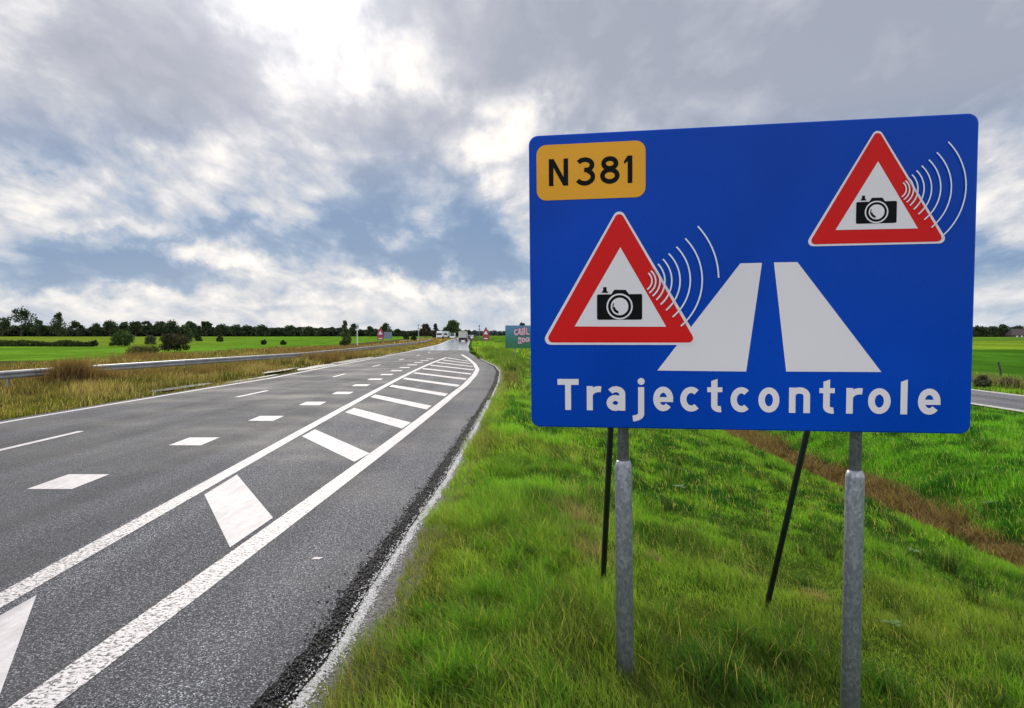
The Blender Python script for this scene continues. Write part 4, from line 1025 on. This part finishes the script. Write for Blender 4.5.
# far wood reading as one mass behind the single trees
def wood(name, segs_, Y0, c0, c1, n_, leaf, seed):
    r_ = np.random.default_rng(seed); V = []; C = []
    xs_, ys2, zs_ = [], [], []
    for (p0, p1, topy) in segs_:
        k = int(n_*(p1-p0)/100); px_ = r_.uniform(p0, p1, k); Yk = Y0 + r_.uniform(-12, 12, k)
        top = (ZA(topy, Y0) + .5)*(.72 + .5*fbm(px_*.16, px_*0+seed, seed, 4)); zz = -.7 + top*r_.uniform(0, 1, k)**1.15
        xs_.append((px_-512)/F*Yk); ys2.append(Yk); zs_.append(zz)
    p_ = np.stack([np.concatenate(xs_), np.concatenate(ys2), np.concatenate(zs_)], 1); n2 = len(p_)
    a = r_.normal(0, 1, (n2, 3)); a /= np.linalg.norm(a, axis=1)[:, None]; b_ = np.cross(a, r_.normal(0, 1, (n2, 3))); b_ /= np.linalg.norm(b_, axis=1)[:, None]
    s_ = leaf*r_.uniform(.5, 1.3, n2)[:, None]
    V = np.stack([p_-a*s_, p_+b_*s_*.8, p_+a*s_, p_-b_*s_*.8], 1).reshape(-1, 3)
    T = (np.arange(n2)[:, None, None]*4 + np.array([(0,1,2),(0,2,3)])[None]).reshape(-1, 3)
    C = np.repeat(lerp3(c0, c1, r_.uniform(0, 1, n2)), 4, 0)
    return tag(fast_tris(name, V, T, M_leaf, C), kind='stuff')
wood('woodland', [(-180, 60, 325), (40, 110, 328.5), (110, 230, 326.5), (230, 345, 327.5), (345, 400, 330), (395, 470, 331)], 640, (.014, .024, .013), (.04, .056, .028), 5200, 1.5, 3)
wood('woodland', [(465, 700, 331), (700, 900, 329), (900, 1300, 327)], 800, (.03, .045, .05), (.06, .08, .085), 2200, 1.6, 5)  # farthest wood: distance haze put into the blue-grey leaf colours
wood('woodland', [(960, 1200, 328.5)], 520, (.014, .022, .012), (.035, .048, .024), 3500, 1.1, 6)
# long hedge on the field boundary
r_ = rng; n2 = 9000; px_ = r_.uniform(-60, 93, n2); Yk = 143 + r_.uniform(-.7, .7, n2); top = 1.15*(.5 + .9*fbm(px_*.08, px_*0, 99, 4))
p_ = np.stack([(px_-512)/F*Yk, Yk, -.55 + top*r_.uniform(0, 1, n2)], 1); a = r_.normal(0, 1, (n2, 3)); b_ = r_.normal(0, 1, (n2, 3)); a *= .10; b_ *= .07
V = np.stack([p_-a, p_+b_, p_+a, p_-b_], 1).reshape(-1, 3); T = (np.arange(n2)[:, None, None]*4 + np.array([(0,1,2),(0,2,3)])[None]).reshape(-1, 3)
tag(fast_tris('hedge', V, T, M_leaf, np.repeat(lerp3((.02, .035, .01), (.07, .09, .02), r_.uniform(0, 1, n2)), 4, 0)), 'long low dark hedge crossing the green fields below the treeline', 'hedge')

# ------------------------------------------------------------------ small things along the road
M_white_p = simple('white_paint', (.72, .73, .74), .4); M_rubber = simple('tyre_rubber', (.02, .02, .02), .8)
M_darkred = simple('dark_red_board', (.30, .035, .06), .5); M_greyb = simple('grey_blue_board', (.14, .19, .24), .5)
M_glass = simple('window_glass', (.03, .04, .05), .1); M_lamp_r = simple('red_lamp', (.45, .02, .02), .3); M_cargo = simple('grey_box_body', (.42, .42, .40), .5)
def cam_pole(px_, topy, Y0, mat, lab, r0=.07):
    x = XA(px_, Y0); zg = float(zterr(x, Y0)); h = ZA(topy, Y0) - zg
    o = empty('camera_pole', (x, Y0, zg), lab, 'camera pole')
    mb = MB(); mb.tube([(0,0,-.2), (0,0,h-.15)], [r0, r0*.75], 8); mb.build('pole', mat, o)
    mb = MB(); mb.box((-.22, -.12, h-.42), (.22, .14, h-.10)); mb.tube([(0,-.12,h-.26), (0,-.22,h-.26)], .10, 8); mb.build('camera_housing', mat, o)
    mb = MB(); mb.box((-.30, -.05, h*.70), (.30, .05, h*.70+.22)); mb.build('junction_box', mat, o)
cam_pole(357.3, 323, 125, M_white_p, 'white pole with camera heads beside the conical birch', .08)
cam_pole(418.6, 323.8, 190, M_cargo, 'pale thin pole with a camera head in front of the reddish trees', .10)
cam_pole(479.4, 325, 205, simple('grey_pole_paint', (.12, .14, .15), .5), 'dark thin pole beside the red board on the right-hand verge', .10)
def warn_board(px_, topy, boty, Y0, lab):
    x = XA(px_, Y0); zg = float(zterr(x, Y0)); z1 = ZA(topy, Y0) - zg; z0 = max(.25, ZA(boty, Y0) - zg); w2 = 3.3/F*Y0
    o = empty('warning_board', (x, Y0, zg), lab, 'warning sign')
    zm = z0 + (z1-z0)*.52
    def slab(nm, pts, y0, th, mat):
        k = len(pts); v = [(a, y0, c_) for a, c_ in pts] + [(a, y0+th, c_) for a, c_ in pts]
        return mesh_obj(nm, v, [tuple(range(k)), tuple(range(k, 2*k))[::-1]] + [((i+1) % k, i, i+k, (i+1) % k+k) for i in range(k)], mat, o)
    slab('board', [(-w2, z0), (w2, z0), (w2, zm), (0, z1), (-w2, zm)], 0, .05, M_darkred)
    q = w2*.62; slab('white_triangle', [(-q, zm-.25), (q, zm-.25), (0, zm+q*1.2)], -.02, .015, M_white_p)
    slab('text_plate', [(-w2*.6, z0+.2), (w2*.6, z0+.2), (w2*.6, z0+.38), (-w2*.6, z0+.38)], -.02, .015, M_white_p)
    for s_ in (-1, 1):
        mb = MB(); mb.tube([(s_*w2*.6, .08, -.2), (s_*w2*.6, .08, zm)], .035, 6); mb.build('post', M_galv, o)
warn_board(380.4, 326.8, 340, 140, 'red board with white triangle standing in the brown berm')
warn_board(485.9, 326.8, 340, 150, 'red board with triangle on the green verge before the billboard')
o = empty('road_board', (XA(388, 138), 138, float(zterr(XA(388, 138), 138))), 'small grey-blue board beside the red board on the berm', 'road sign')
hz0 = ZA(338.5, 138) - o.location.z; hz1 = ZA(331.8, 138) - o.location.z
mb = MB(); mb.box((-.75, 0, hz0), (.75, .05, hz1)); mb.build('board', M_greyb, o)
mb = MB(); mb.tube([(.3, .08, -.2), (.3, .08, hz1)], .04, 6); mb.build('post', M_galv, o)

# green billboard with bubble lettering, partly behind the big sign
YB = 50.0; bx0 = XA(505.3, YB); zg = float(zterr(bx0+1, YB)); zt, zb = ZA(325.4, YB), ZA(348.3, YB)
o = empty('billboard', (bx0 + 1.3, YB, zg), 'blue-green billboard with pink bubble lettering half hidden behind the large blue sign', 'billboard')
m_, n, b = mat_new('billboard_print'); tcn = n.new('ShaderNodeTexCoord').outputs['Generated']; s3 = n.new('ShaderNodeSeparateXYZ'); n.l.new(tcn, s3.inputs[0])
n.l.new(n.ramp(n.m('ADD', s3.outputs[2], n.m('MULTIPLY', n.noise(tcn, 3, 3), .15)), [(.1, (.015, .13, .045)), (.5, (.02, .16, .10)), (1, (.07, .20, .34))]), b.inputs['Base Color']); b.inputs['Roughness'].default_value = .5
mb = MB(); mb.box((-1.3, 0, zb-zg), (1.5, .06, zt-zg)); bd = mb.build('board', m_, o)
for xx_ in (-.65, 1.0):
    mb = MB(); mb.tube([(xx_, .1, -.3), (xx_, .1, zt-zg-.05)], .045, 8); mb.build('post', M_galv, o)
M_pink = simple('pink_print', (.55, .36, .42), .6); M_out = simple('dark_outline_print', (.06, .02, .06), .5)
Hh = zt-zb; z0_ = zb-zg
def strokes():                # loose bubble script, two rows
    a = []
    a.append(arc(-.27, z0_+Hh*.70, .12, .17, 60, 300, 12)); a.append([(-.27+.02, z0_+Hh*.62), (-.10, z0_+Hh*.66), (-.06, z0_+Hh*.84)])
    a.append([(-.02, z0_+Hh*.86), (-.0, z0_+Hh*.62), (.12, z0_+Hh*.60), (.16, z0_+Hh*.86)]); a.append([(.28, z0_+Hh*.9), (.26, z0_+Hh*.6)])
    a.append([(-.10, z0_+Hh*.22), (-.10, z0_+Hh*.46), (.04, z0_+Hh*.44), (-.06, z0_+Hh*.33), (.06, z0_+Hh*.22)]); a.append(arc(.22, z0_+Hh*.36, .09, .12, 0, 360, 14)); a.append(arc(.50, z0_+Hh*.38, .09, .12, 0, 360, 14))
    a.append([(.42, z0_+Hh*.88), (.42, z0_+Hh*.64), (.58, z0_+Hh*.62)])
    return a
for nm, wd_, yo, mat in (('lettering_outline', .17, -.012, M_out), ('lettering', .11, -.02, M_pink)):
    mb = MB(); kk = 0
    for st_ in strokes():
        st_ = [((p_[0]-.27)*1.0-.02, z0_+Hh*.5 + (p_[1]-z0_-Hh*.5)*1.0) for p_ in st_]; ink = Ink(0); ink.k = 0; ink.ribbon(st_, wd_)
        mb.add([(v[0], yo - kk, v[2]) for v in ink.v], ink.f); kk += .0006
        for e in (st_[0], st_[-1]): mb.add([(c_[0], yo - kk, c_[1]) for c_ in arc(e[0], e[1], wd_/2, wd_/2, 0, 330, 11)], [tuple(range(12))]); kk += .0006
    mb.build(nm, mat, bd)
# leaning fence post beyond the service road
Yf = 37; o_ = MB(); xf = XA(1001, Yf); zf = float(zterr(xf, Yf))
o_.tube([(xf+.03, Yf, zf-.3), (xf+.0, Yf, zf+.4), (xf-.12, Yf, zf+.85)], [.06, .055, .045], 7)
tag(o_.build('fence_post', simple('weathered_wood', (.05, .045, .04), .9)), 'dark leaning wooden fence post in the field beyond the service road', 'fence post')
# farmhouse far right
o = empty('farmhouse', (XA(1024, 470), 470, -1.3), 'low farmhouse with a brown roof among the far trees', 'farmhouse')
M_brick = simple('farm_brick', (.12, .08, .065), .9); M_roof = simple('farm_roof', (.06, .045, .045), .8); 
mb = MB(); mb.box((-7, 0, 0), (9, 8, 2.4)); mb.build('wall', M_brick, o)
mb = MB(); mb.add([(-7.5,-.5,2.3),(9.5,-.5,2.3),(9.5,8.5,2.3),(-7.5,8.5,2.3),(-5.5,4,6.2),(7.5,4,6.2)], [(0,1,5,4),(1,2,5),(2,3,4,5),(3,0,4),(0,3,2,1)]); rf = mb.build('roof', M_roof, o)
mb = MB(); mb.box((2,3.5,5.5),(2.8,4.3,7)); mb.build('chimney', M_brick, rf)
for xx_ in (-5, -2, 1, 4.5, 7): mb = MB(); mb.box((xx_, -.06, .9), (xx_+1.1, .02, 2.0)); mb.build('window', M_white_p, o)

# ------------------------------------------------------------------ vehicles
def wheels(o, w2, ys2, r_=.42):
    for s_ in (-1, 1):
        for y in ys2: mb = MB(); mb.tube([(s_*(w2-.24), y, r_), (s_*w2, y, r_)], r_, 14); mb.build('wheel', M_rubber, o)
def place(name, px_, Y0, lab, cat, rz=0.0):
    return empty(name, (XA(px_, Y0), Y0, 0.0), lab, cat, None, rz)
def box_truck(px_, Y0, w_, h, lab, bodym, cabm, rear=True, rz=0, L_=6.0, name='box_truck'):
    o = place(name, px_, Y0, lab, 'truck', rz); w2 = w_/2
    mb = MB(); mb.box((-w2, 0, .95), (w2, L_, h)); mb.build('cargo_box', bodym, o)
    mb = MB(); mb.box((-w2+.03, -.03, 1.0), (-.02, -.004, h-.06)); mb.box((.02, -.03, 1.0), (w2-.03, -.004, h-.06)); mb.build('rear_door', bodym, o)
    mb = MB(); mb.box((-w2*.9, .1, .55), (w2*.9, L_+1.8, .93)); mb.box((-w2, -.05, .38), (w2, .08, .62)); mb.build('chassis', M_rubber, o)
    cb = MB(); cb.box((-w2*.95, L_+.15, .6), (w2*.95, L_+1.9, 2.3)); c_ = cb.build('cab', cabm, o)
    wm = MB(); wm.box((-w2*.85, L_+1.89, 1.4), (w2*.85, L_+1.93, 2.15)); wm.build('windscreen', M_glass, c_)
    for s_ in (-1, 1):
        mb = MB(); mb.box((s_*w2*.78-.12, -.08, .42), (s_*w2*.78+.12, -.052, .58)); mb.build('tail_light', M_lamp_r, o)
    wheels(o, w2, (1.0, L_+1.0)); return o
def car(px_, Y0, lab, mat, rz=0, van=False):
    o = place('white_van' if van else 'car', px_, Y0, lab, 'van' if van else 'car', rz); hh = 2.2 if van else 1.45; L_ = 5.0 if van else 4.3
    pr = [(0, .3), (L_, .3), (L_, .75), (L_-.9, .95), (L_-1.5 if not van else L_-.95, hh), (.5 if not van else .1, hh), (0, .95)]
    k = len(pr); v = [(-.88, y, z) for y, z in pr] + [(.88, y, z) for y, z in pr]
    bo = mesh_obj('body', v, [tuple(range(k))[::-1], tuple(range(k, 2*k))] + [(i, (i+1) % k, (i+1) % k+k, i+k) for i in range(k)], mat, o)
    mb = MB(); mb.add([(-.72, .48*(hh-1.0)/(hh-.95)-.03 if not van else .02, hh-.1), (.72, .48*(hh-1.0)/(hh-.95)-.03 if not van else .02, hh-.1), (.75, .02, 1.05), (-.75, .02, 1.05)], [(0, 1, 2, 3)]); mb.build('rear_window', M_glass, o)
    mb = MB(); f0, f1 = (L_-.88, .99), ((L_-1.46 if not van else L_-.92), hh-.06); mb.add([(-.74, f0[0]+.02, f0[1]), (.74, f0[0]+.02, f0[1]), (.68, f1[0]+.03, f1[1]), (-.68, f1[0]+.03, f1[1])], [(0, 1, 2, 3)]); mb.build('windscreen', M_glass, o)
    for s_ in (-1, 1):
        mb = MB(); mb.box((s_*.72-.12, -.03, .72), (s_*.72+.12, -.004, .9)); mb.build('tail_light', M_lamp_r, o)
        mb = MB(); mb.box((s_*.66-.14, L_+.004, .58), (s_*.66+.14, L_+.03, .72)); mb.build('headlight', M_white_p, o)
    wheels(o, .9, (.85, L_-.9), .32); return o
box_truck(462.4, 182, 1.9, 2.55, 'grey box truck driving away, seen from behind on the bright wet road', M_cargo, M_white_p, L_=4.6)
M_wcar = simple('white_car_paint', (.75, .76, .78), .25); M_dcar = simple('dark_car_paint', (.03, .035, .045), .25)
car(470.6, 262, 'white car ahead of the box truck, nearer the green verge', M_wcar)
car(467.2, 238, 'dark car just ahead of the box truck', M_dcar)
strip2 = []
ya = np.arange(200, 520, 15.0); vs = []; fs = []
for y in ya: vs += [(float(fLL(y))-13.5, y, -.02), (float(fLL(y))-5.5, y, -.02)]
for i in range(len(ya)-1): fs.append((2*i, 2*i+1, 2*i+3, 2*i+2))
tag(mesh_obj('road', vs, fs, M_wet), kind='structure')
for px_, Y0, lab, kind_ in ((441.2, 282, 'white oncoming lorry with a tall body next to the reddish trees', 'b'), (446.6, 292, 'pale green oncoming lorry close behind the white lorry', 'g'), (453.2, 285, 'white oncoming van below the round green tree', 'v')):
    if kind_ == 'v':
        v_ = car(px_, Y0, lab, M_wcar, math.pi, True)
    else: v_ = box_truck(px_, Y0, 2.2, 2.9, lab, M_white_p if kind_ == 'b' else simple('pale_green_body', (.40, .50, .44), .5), M_white_p, rz=math.pi)
    v_.location.z = .0
